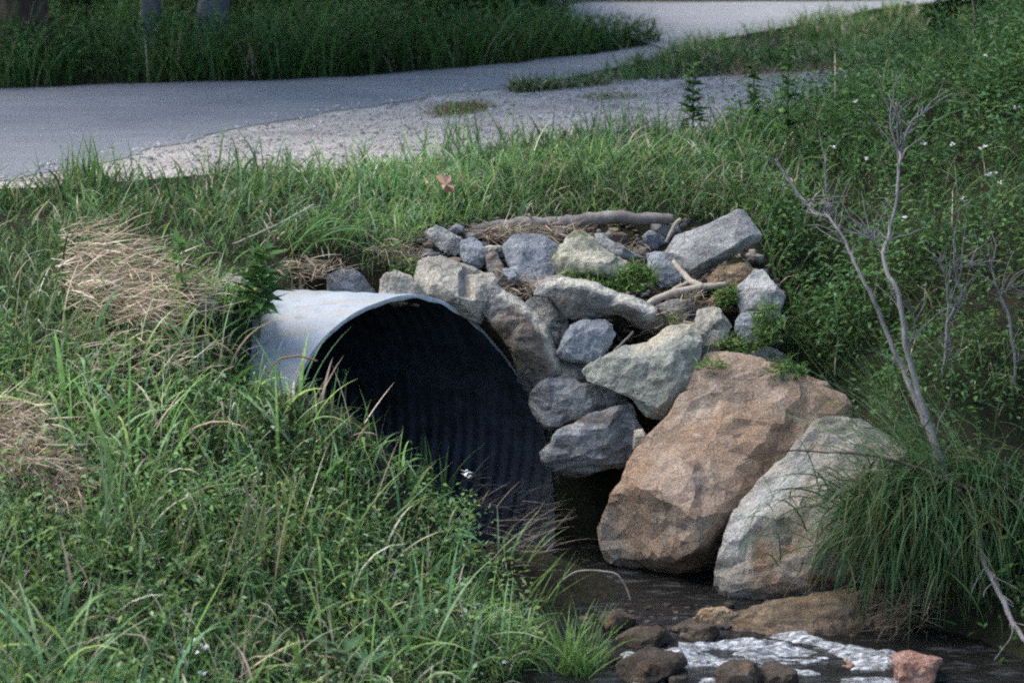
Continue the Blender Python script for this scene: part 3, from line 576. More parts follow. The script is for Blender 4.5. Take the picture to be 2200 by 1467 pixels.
# ------------------------------------------------------------------ tubes
def tube_arr(pts, radii, ns=7, sub=6, jit=0.0):
    pts = [Vector(p) for p in pts]; n = len(pts); C = []; RR = []
    for i in range(n-1):
        p0, p1, p2, p3 = pts[max(0, i-1)], pts[i], pts[i+1], pts[min(n-1, i+2)]
        for k in range(sub):
            t = k/sub
            C.append(0.5*((2*p1)+(p2-p0)*t+(2*p0-5*p1+4*p2-p3)*t*t+(3*p1-p0-3*p2+p3)*t**3)); RR.append(radii[i]*(1-t)+radii[i+1]*t)
    C.append(pts[-1]); RR.append(radii[-1])
    if jit: C = [c+noise.noise_vector(c*23)*jit for c in C]
    V = []; m = len(C)
    for i, c in enumerate(C):
        d = (C[min(i+1, m-1)]-C[max(i-1, 0)]).normalized(); a = d.orthogonal().normalized() if i == 0 else (a-d*a.dot(d)).normalized(); b = d.cross(a)
        for k in range(ns):
            th = 2*math.pi*k/ns; r = RR[i]*(1+0.3*noise.noise(c*45+Vector((k*.6, 0, 0)))+.18*noise.noise(c*130+Vector((k, 1, 0)))); V.append((c+(a*math.cos(th)+b*math.sin(th))*r)[:])
    Q_ = []
    for i in range(m-1):
        for k in range(ns):
            Q_.append((i*ns+k, i*ns+(k+1) % ns, (i+1)*ns+(k+1) % ns, (i+1)*ns+k))
    V.append(C[0][:]); V.append(C[-1][:])
    for k in range(ns):
        Q_.append((m*ns, (k+1) % ns, k, k)); Q_.append((m*ns+1, (m-1)*ns+k, (m-1)*ns+(k+1) % ns, (m-1)*ns+(k+1) % ns))
    return np.array(V), np.array(Q_)
def tubes(name, specs, mat, parent=None, ns=7, jit=0.003):
    Vs, Qs, o = [], [], 0
    for pts, rad_ in specs:
        V_, Q_ = tube_arr(pts, rad_, ns, 6, jit); Vs.append(V_); Qs.append(Q_+o); o += len(V_)
    V_ = np.vstack(Vs); Q_ = np.vstack(Qs)
    # triangles written with a repeated corner are split out
    bm = bmesh.new(); org = np.array(parent.location) if parent else np.array([V_[:, 0].mean(), V_[:, 1].mean(), V_[:, 2].min()])
    bv = [bm.verts.new((v-org).tolist()) for v in V_]
    for q in Q_:
        try: bm.faces.new([bv[i] for i in dict.fromkeys(q.tolist())])
        except ValueError: pass
    for f in bm.faces: f.smooth = True
    me = bpy.data.meshes.new(name); bm.to_mesh(me); bm.free(); me.materials.append(mat)
    o_ = bpy.data.objects.new(name, me)
    if parent is None: o_.location = org
    return link(o_, parent)
def PX(lst, Y0, Y1=None):
    Y1 = Y0 if Y1 is None else Y1; n = len(lst)
    return [P(x, y, Y0+(Y1-Y0)*i/(n-1)) for i, (x, y) in enumerate(lst)]
def taper(a, b, n): return [a+(b-a)*i/(n-1) for i in range(n)]

l = PX([(1012,497),(1060,487),(1120,480),(1180,478),(1240,474),(1320,468),(1390,470),(1448,469)], 10.95, 11.0)
tag(tubes('driftwood_log', [(l, [.014, .021, .022, .02, .022, .024, .021, .015])], M_DRIFT, ns=10, jit=.006), 'long grey driftwood log lying across the top of the rock pile', 'driftwood')
tag(tubes('stick', [(PX([(1432,520),(1442,500),(1452,482),(1463,470)], 10.78), [.007, .008, .008, .007])], M_BRANCH), 'short pale stick leaning up against the end of the driftwood log', 'stick')
fb = empty('forked_branch', P(1483, 640, 10.42)); tag(fb, 'pale forked branch lying on the rocks below the squared block', 'branch')
tubes('main_limb', [(PX([(1390,655),(1434,632),(1483,621),(1510,616),(1562,609)], 10.36, 10.3), [.012, .013, .012, .012, .008])], M_BRANCH, fb)
tubes('side_limb', [(PX([(1446,563),(1466,585),(1485,605),(1512,616)], 10.45, 10.31), [.008, .01, .011, .012])], M_BRANCH, fb)
tubes('side_limb', [(PX([(1440,628),(1462,614),(1478,606)], 10.36), [.008, .007, .005])], M_BRANCH, fb)
TW = 'twigs caught in the rock pile'
for lab, lst, Y, mt in (
  ('brown twig running down right from the arched rock tip', [(1412,664),(1432,690),(1448,712)], 10.25, M_VINE),
  ('dark twig crossing under the left end of the forked branch', [(1392,612),(1415,628),(1440,640)], 10.36, M_VINE),
  ('grey twig in the dark gap under the arched rock', [(1318,756),(1338,736),(1360,712)], 10.16, M_DRIFT),
  ('thin pale stalk crossing the dry roots left of the log', [(1136,460),(1160,492),(1188,525)], 10.9, M_BRANCH),
  ('short pale twig left of the upright cream cobble', [(1468,692),(1490,694)], 10.2, M_BRANCH),
  ('pale twig slanting across the flat pale pebbles below the blue grey slab', [(1128,618),(1140,636),(1152,652)], 10.4, M_BRANCH)):
    tag(tubes('twig', [(PX(lst, Y), taper(.005, .003, len(lst)))], mt), lab, 'twig', TW)

# ------------------------------------------------------------------ foliage generators
def blades(root, az, L, W, lean, curl, col, seg=4, tipcol=None, roll=None, flop=None):
    n = len(root); s = np.linspace(0, 1, seg+1)
    th = lean[:, None]+curl[:, None]*s[None, :]**1.3
    d = np.stack([np.sin(th)*np.cos(az)[:, None], np.sin(th)*np.sin(az)[:, None], np.cos(th)], -1)
    step = (L/seg)[:, None, None]*(d[:, :-1]+d[:, 1:])/2
    c = np.concatenate([np.zeros((n, 1, 3)), np.cumsum(step, 1)], 1)+root[:, None, :]
    wv = np.stack([-np.sin(az), np.cos(az), np.zeros(n)], -1)
    r_ = R.uniform(-0.9, 0.9, n) if roll is None else roll
    up = np.cross(d[:, 0], wv); wv = wv*np.cos(r_)[:, None]+up*np.sin(r_)[:, None]
    prof = np.where(s < 0.35, 0.65+s, 1.0)*np.clip(1.02-s**2.2, 0.03, 1)
    hw = wv[:, None, :]*(W[:, None]*0.5*prof[None, :])[:, :, None]
    V_ = np.stack([c-hw, c+hw], 2).reshape(n, -1, 3)
    m = 2*(seg+1); b = np.arange(n)[:, None, None]*m; k = np.arange(seg)[None, :, None]*2
    Q_ = (b+k+np.array([0, 1, 3, 2])[None, None, :]).reshape(-1, 4)
    tc = col if tipcol is None else tipcol
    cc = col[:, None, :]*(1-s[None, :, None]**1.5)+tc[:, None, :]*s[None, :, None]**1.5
    C_ = np.repeat(cc[:, :, None, :], 2, 2).reshape(-1, 3)
    return V_.reshape(-1, 3), Q_, C_
def leaves(pos, az, pitch, L, W, col):
    n = len(pos); cp, sp = np.cos(pitch), np.sin(pitch)
    d = np.stack([cp*np.cos(az), cp*np.sin(az), sp], -1); w = np.stack([-np.sin(az), np.cos(az), np.zeros(n)], -1); u = np.cross(d, w)
    r = R.uniform(-0.7, 0.7, n); w, u = w*np.cos(r)[:, None]+u*np.sin(r)[:, None], u*np.cos(r)[:, None]-w*np.sin(r)[:, None]
    Lx, Wx = L[:, None], W[:, None]
    v0 = pos; v1 = pos+d*Lx*.42+w*Wx*.5+u*Wx*.12; v2 = pos+d*Lx*.45-u*Wx*.05; v3 = pos+d*Lx*.42-w*Wx*.5+u*Wx*.12; v4 = pos+d*Lx-u*Lx*.15
    V_ = np.stack([v0, v1, v2, v3, v4], 1).reshape(-1, 3); b = np.arange(n)[:, None, None]*5
    Q_ = (b+np.array([[0, 1, 4, 2], [0, 2, 4, 3]])[None]).reshape(-1, 4)
    return V_, Q_, np.repeat(col, 5, 0)
class Bag:
    def __init__(s): s.V, s.Q, s.C, s.o = [], [], [], 0
    def add(s, t): s.V.append(t[0]); s.Q.append(t[1]+s.o); s.C.append(t[2]); s.o += len(t[0])
    def build(s, name, mat, parent=None):
        return np_mesh(name, np.vstack(s.V), np.vstack(s.Q), mat, np.vstack(s.C), parent, smooth=True)
def wpoly(poly): return [(G(*p).x, G(*p).y) for p in poly]
PAL = np.array([(.105, .19, .05), (.065, .14, .036), (.13, .21, .065), (.105, .2, .09), (.16, .215, .06), (.034, .082, .024), (.18, .24, .13)])
DRY = np.array([(.5, .4, .29), (.37, .285, .2), (.6, .51, .39), (.26, .2, .14)])
def pick(pal, n, p=None, v=.25):
    c = pal[R.choice(len(pal), n, p=p)]; return np.clip(c*R.uniform(1-v, 1+v, (n, 1))*R.uniform(.93, 1.07, (n, 3)), .004, .9)
def scatter(n, x0, x1, y0, y1, keep):
    x = R.uniform(x0, x1, n); y = R.uniform(y0, y1, n); z = H(x, y); px, py = PROJ(x, y, z)
    k = keep(x, y, px, py, z); return x[k], y[k], z[k], px[k], py[k]
ROCKZONE = [(880,560),(905,500),(1010,490),(1100,486),(1460,484),(1590,470),(1640,540),(1660,600),(1680,680),(1690,790),(1770,830),(1860,890),(1920,990),(1960,1120),(1965,1300),(1950,1480),(1960,2000),(1330,2000),(1300,1440),(1215,1390),(1085,1275),(950,1115),(840,975),(700,890),(640,862),(592,852),(556,760),(548,712),(592,625),(700,605),(820,590)]
GRAVW = wpoly(GRAV); ASPHW = wpoly(ASPH); SIDEW = wpoly(SIDE)
def offroad(x, y): return ~(inpoly(x, y, GRAVW) | inpoly(x, y, ASPHW) | inpoly(x, y, SIDEW))

# --- bank grass behind the pipe
crest_y = lambda x: np.interp(x, CR[:, 0], CR[:, 1])
def grass_field(bag, n, x0, x1, y0, y1, keep, Lm, Wm, pal, p=None, curl=(0.3, 1.6), lean=(0.05, .6), nscale=3.0, azc=None, seg=4, tip=1.25, dry=0.06, hn=0.5):
    x, y, z, px, py = scatter(n, x0, x1, y0, y1, keep); m = len(x)
    if m == 0: return
    hs = 1-.5*sstep(820, 980, px)*sstep(960, 1080, py)*(1-sstep(1330, 1420, py))*(y < 10)   # grazed short beside the water
    nz = lat(x, y, nscale, 9.3); nz2 = lat(x, y, nscale*0.45, 2.1)
    k = R.uniform(0, 1, m) < 0.62+0.8*nz; x, y, z, nz, nz2, hs = x[k], y[k], z[k], nz[k], nz2[k], hs[k]; m = len(x)
    az = R.uniform(0, 2*np.pi, m) if azc is None else azc+R.normal(0, 1.0, m)
    az = az+nz2*2.0
    L = Lm*np.exp(np.clip(R.normal(0, .33, m), -1, .55))*(1+hn*nz)*hs; W = Wm*np.exp(R.normal(0, .3, m))
    c = pick(pal, m, p)*(1+0.7*nz2)[:, None]
    dr = R.uniform(0, 1, m) < dry; c[dr] = pick(DRY, dr.sum())
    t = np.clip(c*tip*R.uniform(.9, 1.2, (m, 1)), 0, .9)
    bag.add(blades(np.stack([x, y, z-.005], 1), az, L, W, R.uniform(*lean, m), R.uniform(*curl, m), c, seg, t))
notrock = lambda px, py: ~inpoly(px, py, ROCKZONE)
b = Bag()
kb = lambda x, y, px, py, z: (y < crest_y(x)+R.normal(0.0, 0.06, len(x))) & notrock(px, py) & (px < 1720+R.normal(0, 60, len(px))) & (y > 9.9)
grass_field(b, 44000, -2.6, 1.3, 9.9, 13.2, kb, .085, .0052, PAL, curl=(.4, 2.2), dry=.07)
grass_field(b, 5000, -2.6, 1.3, 10.2, 13.0, kb, .14, .0065, PAL, curl=(.3, 1.4), lean=(.05, .7), dry=.05)
kc = lambda x, y, px, py, z: (np.abs(y-crest_y(x)+.08) < .16) & notrock(px, py) & (px < 1800)
grass_field(b, 2600, -2.6, 1.3, 10.5, 13.2, kc, .13, .007, PAL, curl=(.1, .9), lean=(.02, .4), dry=.03)
ke = lambda x, y, px, py, z: notrock(px, py) & (px > 830) & (px < 1720) & (py > 370) & (py < 520) & (y > 10.3)
grass_field(b, 26000, -.5, 1.2, 10.3, 12.2, ke, .075, .0036, PAL, curl=(.4, 2.4), lean=(.1, 1.0), dry=.1, nscale=6)
tag(b.build('bank_grass', M_LEAF), 'tangled green grass on the bank between the gravel and the rock pile', 'grass', kind='stuff')
# --- foreground bank
b = Bag()
STRAWP = [[(125,520),(190,510),(260,545),(330,590),(400,640),(420,690),(330,730),(220,720),(140,690),(110,600)],[(-60,920),(40,915),(95,960),(110,1030),(90,1080),(0,1060),(-60,1020)],[(70,1010),(150,990),(190,1040),(180,1120),(140,1150),(90,1110)]]
kf = lambda x, y, px, py, z: ~((inpoly(px, py, STRAWP[0]) | inpoly(px, py, STRAWP[1]) | inpoly(px, py, STRAWP[2])) & (R.uniform(0, 1, len(px)) < .8)) & (y <= 10.05) & notrock(px, py) & (px < 1400) & (z > -.985)
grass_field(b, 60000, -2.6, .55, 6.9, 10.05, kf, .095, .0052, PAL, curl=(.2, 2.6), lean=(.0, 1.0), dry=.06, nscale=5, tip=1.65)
grass_field(b, 7000, -2.6, .55, 6.9, 10.05, kf, .17, .0068, PAL, p=[.2, .1, .2, .15, .15, .05, .15], curl=(.2, 2.2), lean=(.0, .9), dry=.1, seg=6, tip=1.5)
grass_field(b, 1600, -2.6, .55, 6.9, 10.05, kf, .17, .003, np.vstack([DRY, PAL[[6, 6, 4]]]), curl=(.0, 1.0), lean=(.0, .9), dry=.0, seg=4)
grass_field(b, 760, -2.5, .5, 6.9, 9.75, kf, .22, .011, PAL, p=[.2, .1, .2, .2, .15, .0, .15], curl=(.3, 2.4), dry=.0, seg=7, lean=(.1, 1.1), tip=1.5)
x, y, z, px, py = scatter(70000, -2.6, .5, 6.9, 9.95, kf); nz = lat(x, y, 2.6, 4.4); k = R.uniform(0, 1, len(x)) < .35+1.1*nz; x, y, z = x[k], y[k], z[k]; m = len(x)
b.add(leaves(np.stack([x, y, z+R.uniform(.01, .13, m)*(1+nz[k])], 1), R.uniform(0, 6.28, m), R.uniform(-.5, .9, m), R.uniform(.01, .034, m), R.uniform(.006, .014, m), pick(PAL, m, v=.4)*1.15))
tag(b.build('foreground_grass', M_LEAF), 'lush green grass and herbs on the near bank left of the creek', 'grass', kind='stuff')
# --- mound across the road
b = Bag()
MOUND = wpoly([(-900,214),(-400,202),(0,192),(300,182),(640,172),(850,159),(1000,148),(1200,127),(1330,110),(1425,94),(1400,88),(1330,86),(1200,100),(1000,108),(700,100),(300,88),(-300,80),(-900,80)])
MP = np.array([(.043, .108, .023), (.028, .08, .017), (.058, .118, .027), (.017, .05, .013), (.07, .105, .03), (.085, .135, .06)])  # mound greens darkened so the colour carries the tree shade
km = lambda x, y, px, py, z: inpoly(x, y, MOUND)
tipx = G(1425, 94).x
def mound_h(x): return .35+.47*sstep(0, .9, tipx-x)
x, y, z, px, py = scatter(36000, -4.5, .9, 13.5, 17.5, km); m = len(x); nz = lat(x, y, 2.2, 1.7); k = R.uniform(0, 1, m) < .7+.8*nz; x, y, z, nz = x[k], y[k], z[k], nz[k]; m = len(x)
hh = mound_h(x); c = pick(MP, m)*(1+.6*nz)[:, None]; dr = R.uniform(0, 1, m) < .03; c[dr] = pick(DRY, dr.sum())*.6
b.add(blades(np.stack([x, y, z], 1), R.uniform(0, 6.28, m), hh*.30*np.exp(R.normal(0, .3, m))*(1+.5*nz), R.uniform(.005, .011, m), R.uniform(0, .5, m), R.uniform(.2, 1.6, m), c, 4, c*1.3))
x, y, z, px, py = scatter(150000, -4.5, .9, 13.5, 17.5, km); m = len(x); nz = lat(x, y, 1.6, 6.7); k = R.uniform(0, 1, m) < .6+nz; x, y, z, nz = x[k], y[k], z[k], nz[k]; m = len(x)
b.add(leaves(np.stack([x, y, z+mound_h(x)*R.uniform(.05, .34, m)*(1+.6*nz)], 1), R.uniform(0, 6.28, m), R.uniform(-.5, .6, m), R.uniform(.014, .036, m), R.uniform(.008, .018, m), pick(MP, m, v=.5)*(1+.5*nz)[:, None]))
tag(b.build('roadside_undergrowth', M_LEAF), 'tall green grass and herbs, darkened for tree shade, under the trees across the road', 'undergrowth', kind='stuff')
# --- strip between asphalt and gravel, far verge
b = Bag()
STRIP = wpoly([(1085,194),(1150,198),(1290,188),(1450,174),(1600,164),(1750,154),(1850,150),(2000,160),(2400,140),(2400,5),(2150,12),(1950,14),(1850,28),(1780,44),(1700,58),(1600,76),(1500,93),(1440,110),(1380,140),(1270,165)])
ks = lambda x, y, px, py, z: inpoly(x, y, STRIP)
grass_field(b, 42000, .0, 3.6, 13.5, 19, ks, .095, .006, PAL, p=[.3, .2, .2, .05, .2, .05, .0], curl=(.3, 1.6), dry=.1, nscale=2.5)
x, y, z, px, py = scatter(3500, .6, 2.6, 14.2, 15.5, lambda x, y, px, py, z: (np.abs(py-(166-.055*(px-1550))) < 9+R.normal(0, 5, len(px))) & (px > 1560) & (px < 2020)); m = len(x)
b.add(blades(np.stack([x, y, z], 1), R.uniform(0, 6.28, m), R.uniform(.04, .11, m), R.uniform(.004, .008, m), R.uniform(.3, 1.2, m), R.uniform(.2, 1, m), pick(DRY*np.array([.75, .6, .5]), m), 3))
PATCH = wpoly([(925,243),(960,228),(1030,222),(1055,232),(1010,246),(950,250)])
x, y, z, px, py = scatter(26000, -.5, .1, 12.8, 14.2, lambda x, y, px, py, z: inpoly(x+R.normal(0, .03, len(x)), y+R.normal(0, .05, len(x)), PATCH)); m = len(x)
b.add(blades(np.stack([x, y, z], 1), R.uniform(0, 6.28, m), R.uniform(.015, .04, m), R.uniform(.003, .006, m), R.uniform(.5, 1.4, m), R.uniform(.2, 1, m), pick(np.array([(.2, .19, .06), (.28, .22, .11), (.13, .15, .05)]), m), 3))
THIN = wpoly([(1090,196),(1300,176),(1310,184),(1200,196),(1110,203)])
grass_field(b, 40000, -.1, .6, 13.4, 15.2, lambda x, y, px, py, z: inpoly(x, y, THIN), .05, .005, PAL, dry=.2)
THIN2 = wpoly([(1240,212),(1330,200),(1370,206),(1370,214),(1280,220)])
grass_field(b, 9000, .1, .7, 13.2, 14.4, lambda x, y, px, py, z: inpoly(x, y, THIN2), .03, .005, PAL, dry=.4)
tag(b.build('verge_grass', M_LEAF), 'short green and browned grass strip between the road and the gravel track', 'grass', kind='stuff')
b = Bag(); FARV = wpoly([(1100,6),(1270,8),(1500,8),(1850,6),(2100,-3),(2100,-45),(1100,-40)])
grass_field(b, 16000, -.2, 3.4, 17.8, 21.5, lambda x, y, px, py, z: inpoly(x, y, FARV), .06, .008, np.array([(.2, .2, .07), (.26, .24, .1), (.16, .18, .06)]), dry=.1)
tag(b.build('far_verge_grass', M_LEAF), 'yellowed grass verge along the far side of the pale road', 'grass', kind='stuff')

# --- right bank weeds
b = Bag()
RZ = lambda px, py: 1640+np.where(py < 700, 0, (py-700)*.42)
def kr(x, y, px, py, z):
    return (px > RZ(px, py)+R.normal(0, 45, len(px))) & notrock(px, py) & offroad(x, y) & (z > -.99) & (y < 15.5)
HW = lambda x, y, z: .10+.16*sstep(.9, 1.9, x)
grass_field(b, 30000, .7, 3.2, 8.3, 15.5, kr, .13, .004, PAL*.72, p=[.25, .25, .15, .12, .08, .1, .05], curl=(.4, 2.2), dry=.05, nscale=2.4)
grass_field(b, 1900, .7, 3.0, 8.5, 14.5, kr, .26, .005, PAL*.72, p=[.2, .2, .2, .2, .0, .1, .1], curl=(.6, 2.2), dry=.06, seg=6, nscale=2)
def herbs(bag, n, x0, x1, y0, y1, keep, pal, h, ls, thr=.35):
    x, y, z, px, py = scatter(n, x0, x1, y0, y1, keep); nz = lat(x, y, 2.3, 8.8); k = R.uniform(0, 1, len(x)) < thr+1.3*nz; x, y, z, nz = x[k], y[k], z[k], nz[k]
    for q in range(9):
        m = len(x); hh = h*(1+.9*nz)*np.clip(R.normal(1, .3, m), .3, 2); f = (q+R.uniform(0, 1, m))/9*1.05
        dx = R.normal(0, 1, (m, 2))*(.018+.03*(1-f))[:, None]
        pos = np.stack([x+dx[:, 0], y+dx[:, 1], z+hh*(.12+.9*f)], 1)
        bag.add(leaves(pos, R.uniform(0, 6.28, m), R.uniform(-.55, .6, m), ls*R.uniform(.6, 1.4, m), ls*.48*R.uniform(.7, 1.3, m), pick(pal, m)*(1+.5*nz)[:, None]))
herbs(b, 17000, .7, 3.2, 8.6, 14.5, kr, PAL[[0, 1, 5, 3, 1]]*.74, .15, .026, .5)
tag(b.build('bank_weeds', M_LEAF), 'dense green weeds and grass covering the steep right bank', 'weeds', kind='stuff')
# moss tufts and small weeds growing between the rocks
b = Bag()
for (cx, cy, Y, rx, ry, n) in ((1365,600,10.5,45,28,700),(1300,620,10.48,50,14,300),(1590,745,10.2,50,16,200),(1650,700,10.2,35,45,520),(1560,640,10.38,25,22,260),(1530,785,10.0,36,9,90),(1690,800,10.0,45,18,260),(1250,595,10.52,50,12,240),(1440,690,10.3,20,12,60),(880,590,10.45,40,40,260)):
    a = R.uniform(0, 6.28, n); r = np.sqrt(R.uniform(0, 1, n)); pts = np.array([P(cx+rx*k*math.cos(t), cy+ry*k*math.sin(t), Y+R.normal(0, .02)-(ry*k*math.sin(t))*.0012)[:] for t, k in zip(a, r)])
    b.add(leaves(pts, R.uniform(0, 6.28, n), R.uniform(-.3, .8, n), R.uniform(.01, .026, n), R.uniform(.006, .013, n), pick(PAL[[0, 1, 4, 5]], n)))
    b.add(blades(pts[::3], R.uniform(0, 6.28, len(pts[::3])), R.uniform(.03, .08, len(pts[::3])), R.uniform(.002, .004, len(pts[::3])), R.uniform(.1, .9, len(pts[::3])), R.uniform(.3, 1.6, len(pts[::3])), pick(PAL[[0, 1, 4]], len(pts[::3])), 4))
tag(b.build('crevice_weeds', M_LEAF), 'small creeping weeds and moss growing in the gaps of the rock pile', 'weeds', kind='stuff')
# dry litter among the rocks
b = Bag()
for (cx, cy, Y, rx, ry, n) in ((1100,500,10.9,75,16,420),(1150,620,10.5,55,22,300),(1330,540,10.78,45,14,140),(1440,690,10.3,40,25,130),(860,560,10.55,60,40,260),(680,580,10.4,60,30,200),(1190,500,10.9,40,20,160),(1490,650,10.4,25,20,60)):
    pts = np.array([P(cx+rx*R.normal()*.55, cy+ry*R.normal()*.55, Y+R.normal(0, .02))[:] for _ in range(n)])
    b.add(blades(pts, R.uniform(0, 6.28, n), R.uniform(.03, .14, n), R.uniform(.0015, .004, n), R.uniform(1.1, 1.9, n), R.uniform(-.4, .4, n), pick(DRY*.75, n), 4))
tag(b.build('dry_litter', M_STRAW), 'dry stalks and root litter caught between the rocks and the log', 'litter', kind='stuff')
# pebbles
def pebbles(name, x, y, z, s, pal, label):
    n = len(x); ax_ = [(1, 0, 0), (-1, 0, 0), (0, 1, 0), (0, -1, 0), (0, 0, 1), (0, 0, -1.)]; cn = [(i_*.66, j_*.66, k_*.66) for i_ in (-1, 1) for j_ in (-1, 1) for k_ in (-1, 1)]
    o = np.array(ax_+cn); fs = []
    for q_, a_ in enumerate(ax_):
        t_ = [w_ for w_ in range(8) if np.dot(cn[w_], a_) > .5]; u_ = np.roll(a_, 1); v_ = np.cross(a_, u_)
        t_.sort(key=lambda w_: math.atan2(np.dot(cn[w_], v_), np.dot(cn[w_], u_)))
        fs += [(q_, 6+t_[w_], 6+t_[(w_+1) % 4]) for w_ in range(4)]
    V_ = (o[None]*R.uniform(.78, 1.15, (n, 14, 1))*R.uniform(.65, 1.25, (n, 1, 3))*np.array([1, 1, .62]))*s[:, None, None]; a = R.uniform(0, 6.28, n)
    V_ = np.stack([V_[..., 0]*np.cos(a)[:, None]-V_[..., 1]*np.sin(a)[:, None], V_[..., 0]*np.sin(a)[:, None]+V_[..., 1]*np.cos(a)[:, None], V_[..., 2]], -1)
    V_ = V_+np.stack([x, y, z+s*.25], 1)[:, None, :]; fs = np.array(fs)
    Q_ = (np.arange(n)[:, None, None]*14+fs[None]).reshape(-1, 3)
    return tag(np_mesh(name, V_.reshape(-1, 3), Q_, M_PEB, np.repeat(pick(pal, n), 14, 0), smooth=False), label, 'gravel', kind='stuff')
x, y, z, px, py = scatter(20000, -2.6, 2.3, 11, 15.4, lambda x, y, px, py, z: inpoly(x, y, GRAVW) | (inpoly(x, y-.05-np.abs(R.normal(0, .12, len(x))), GRAVW) & (R.uniform(0, 1, len(x)) < .5)))
pebbles('loose_gravel', x, y, z+.005, np.exp(R.normal(np.log(.0043), .45, len(x))), np.array([(.37, .35, .325), (.27, .255, .235), (.46, .435, .4), (.19, .165, .145), (.34, .3, .25)]), 'loose pale stones scattered over the gravel shoulder')

x, y, z, px, py = scatter(2600, -.45, 1.0, 10.25, 11.15, lambda x, y, px, py, z: inpoly(px, py, [(820,560),(905,490),(1010,478),(1460,475),(1600,520),(1680,620),(1690,760),(1500,800),(1350,860),(1200,860),(1100,700),(900,600)]))
pebbles('rubble', x, y, z, np.exp(R.normal(np.log(.009), .5, len(x))), np.array([(.17, .165, .155), (.11, .105, .1), (.22, .2, .17), (.08, .07, .06), (.15, .11, .08)]), 'small broken stone and grit filling the gaps of the rock pile')
x = R.uniform(.2, 1.15, 900); y = R.uniform(8.7, 9.4, 900); s_ = np.exp(R.normal(np.log(.009), .45, 900)); k = ((x-.2)*.55+8.72 < y) & (R.uniform(0, 1, 900) < .45); x, y, s_ = x[k], y[k], s_[k]
pebbles('creek_gravel', x, y, np.full(len(x), -1.004), s_, np.array([(.03, .026, .022), (.05, .043, .037), (.022, .019, .017), (.075, .062, .053)]), 'small dark stones breaking the shallow creek water')
# ------------------------------------------------------------------ individual plants
def straw_heap(label, poly, Y0, n, Lr, azm, name='straw_heap', pal=DRY, wid=(.0018, .004), hump=.06):
    c = np.mean(poly, 0); x0, y0 = np.min(poly, 0); x1, y1 = np.max(poly, 0); P_ = []
    while len(P_) < n:
        px, py = R.uniform(x0, x1), R.uniform(y0, y1)
        if inpoly(np.array([px]), np.array([py]), poly)[0]: P_.append((px, py))
    P_ = np.array(P_); pts = []
    for px, py in P_:
        lo, hi = 6.5, 12.5
        for _ in range(22):
            md = (lo+hi)/2; q = P(px, py, md)
            if q.z > GZ(q.x, q.y): lo = md
            else: hi = md
        pts.append(P(px, py, lo-.02)[:])
    pts = np.array(pts); pts[:, 2] += R.uniform(0, hump, n)
    b_ = Bag(); b_.add(blades(pts, azm+R.normal(0, .5, n), R.uniform(*Lr, n), R.uniform(*wid, n), R.uniform(.9, 1.75, n), R.uniform(-.3, .7, n), pick(pal, n), 5, pick(pal, n)*1.1))
    return tag(b_.build(name, M_STRAW), label, 'dry grass', 'heaps of dry grass on the near bank')
_gzx = np.linspace(-3.2, 3.2, 161); _gzy = np.linspace(6, 16, 251); _GZ = H(*[a.ravel() for a in np.meshgrid(_gzx, _gzy)]).reshape(251, 161)
def GZ(x, y):
    i = min(159, max(0, (x+3.2)/.04)); j = min(249, max(0, (y-6)/.04)); a, b_ = int(i), int(j); u, v = i-a, j-b_
    return float(_GZ[b_, a]*(1-u)*(1-v)+_GZ[b_, a+1]*u*(1-v)+_GZ[b_+1, a]*(1-u)*v+_GZ[b_+1, a+1]*u*v)
def on_ground(px, py):
    lo, hi = 6.5, 17.0
    for _ in range(30):
        md = (lo+hi)/2; q = P(px, py, md)
        if q.z > GZ(q.x, q.y): lo = md
        else: hi = md
    return P(px, py, lo)
straw_heap('largest tan straw heap on the bank, left of the pipe', [(125,520),(190,510),(260,545),(330,590),(400,640),(420,690),(330,730),(220,720),(140,690),(110,600)], 9.9, 1100, (.07, .2), -.45, hump=.09, wid=(.0025, .0055))
straw_heap('rusty tan straw heap at the left edge of the foreground', [(-60,920),(40,915),(95,960),(110,1030),(90,1080),(0,1060),(-60,1020)], 9.0, 800, (.06, .17), -.9, hump=.12, wid=(.0025, .005))
straw_heap('thin brown straw patch right below the rusty heap', [(70,1010),(150,990),(190,1040),(180,1120),(140,1150),(90,1110)], 8.8, 380, (.06, .15), -1.2, hump=.07)
straw_heap('sparse pale dry patch above the near grass, under the largest heap', [(120,740),(350,720),(480,760),(420,830),(250,850),(130,820)], 9.5, 300, (.05, .13), -.3, hump=.08)
straw_heap('tangle of grey brown dead stalks hanging at the lower pipe edge', [(960,1130),(1060,1120),(1180,1150),(1200,1230),(1150,1270),(1040,1230),(970,1180)], 9.4, 210, (.06, .2), .2, pal=DRY*.5, wid=(.0015, .0028), hump=.2)

def clump(name, label, base, n, L, W, az0, az_s, lean, curl, pal, cat='grass clump', group=None, spread=.03, tip=1.2, mat=None, seg=7):
    root = np.array(base)[None]+np.c_[R.normal(0, spread, n), R.normal(0, spread, n), np.full(n, -.02)]
    c = pick(pal, n, v=.15); b_ = Bag()
    b_.add(blades(root, az0+R.normal(0, az_s, n), R.uniform(*L, n), R.uniform(*W, n), R.uniform(*lean, n), R.uniform(*curl, n), c, seg, np.clip(c*tip, 0, .9)))
    return tag(b_.build(name, mat or M_LEAF), label, cat, group)
BR = np.array([(.11, .2, .045), (.13, .22, .06), (.09, .17, .05), (.15, .22, .08)])
GC = 'grass clumps standing out of the near bank'
clump('grass_clump', 'bright green grass clump at the bottom, leftmost beside the white water', on_ground(1225, 1462), 150, (.12, .3), (.004, .008), 1.2, 1.6, (.05, .65), (.2, 1.1), BR, group=GC, spread=.04)
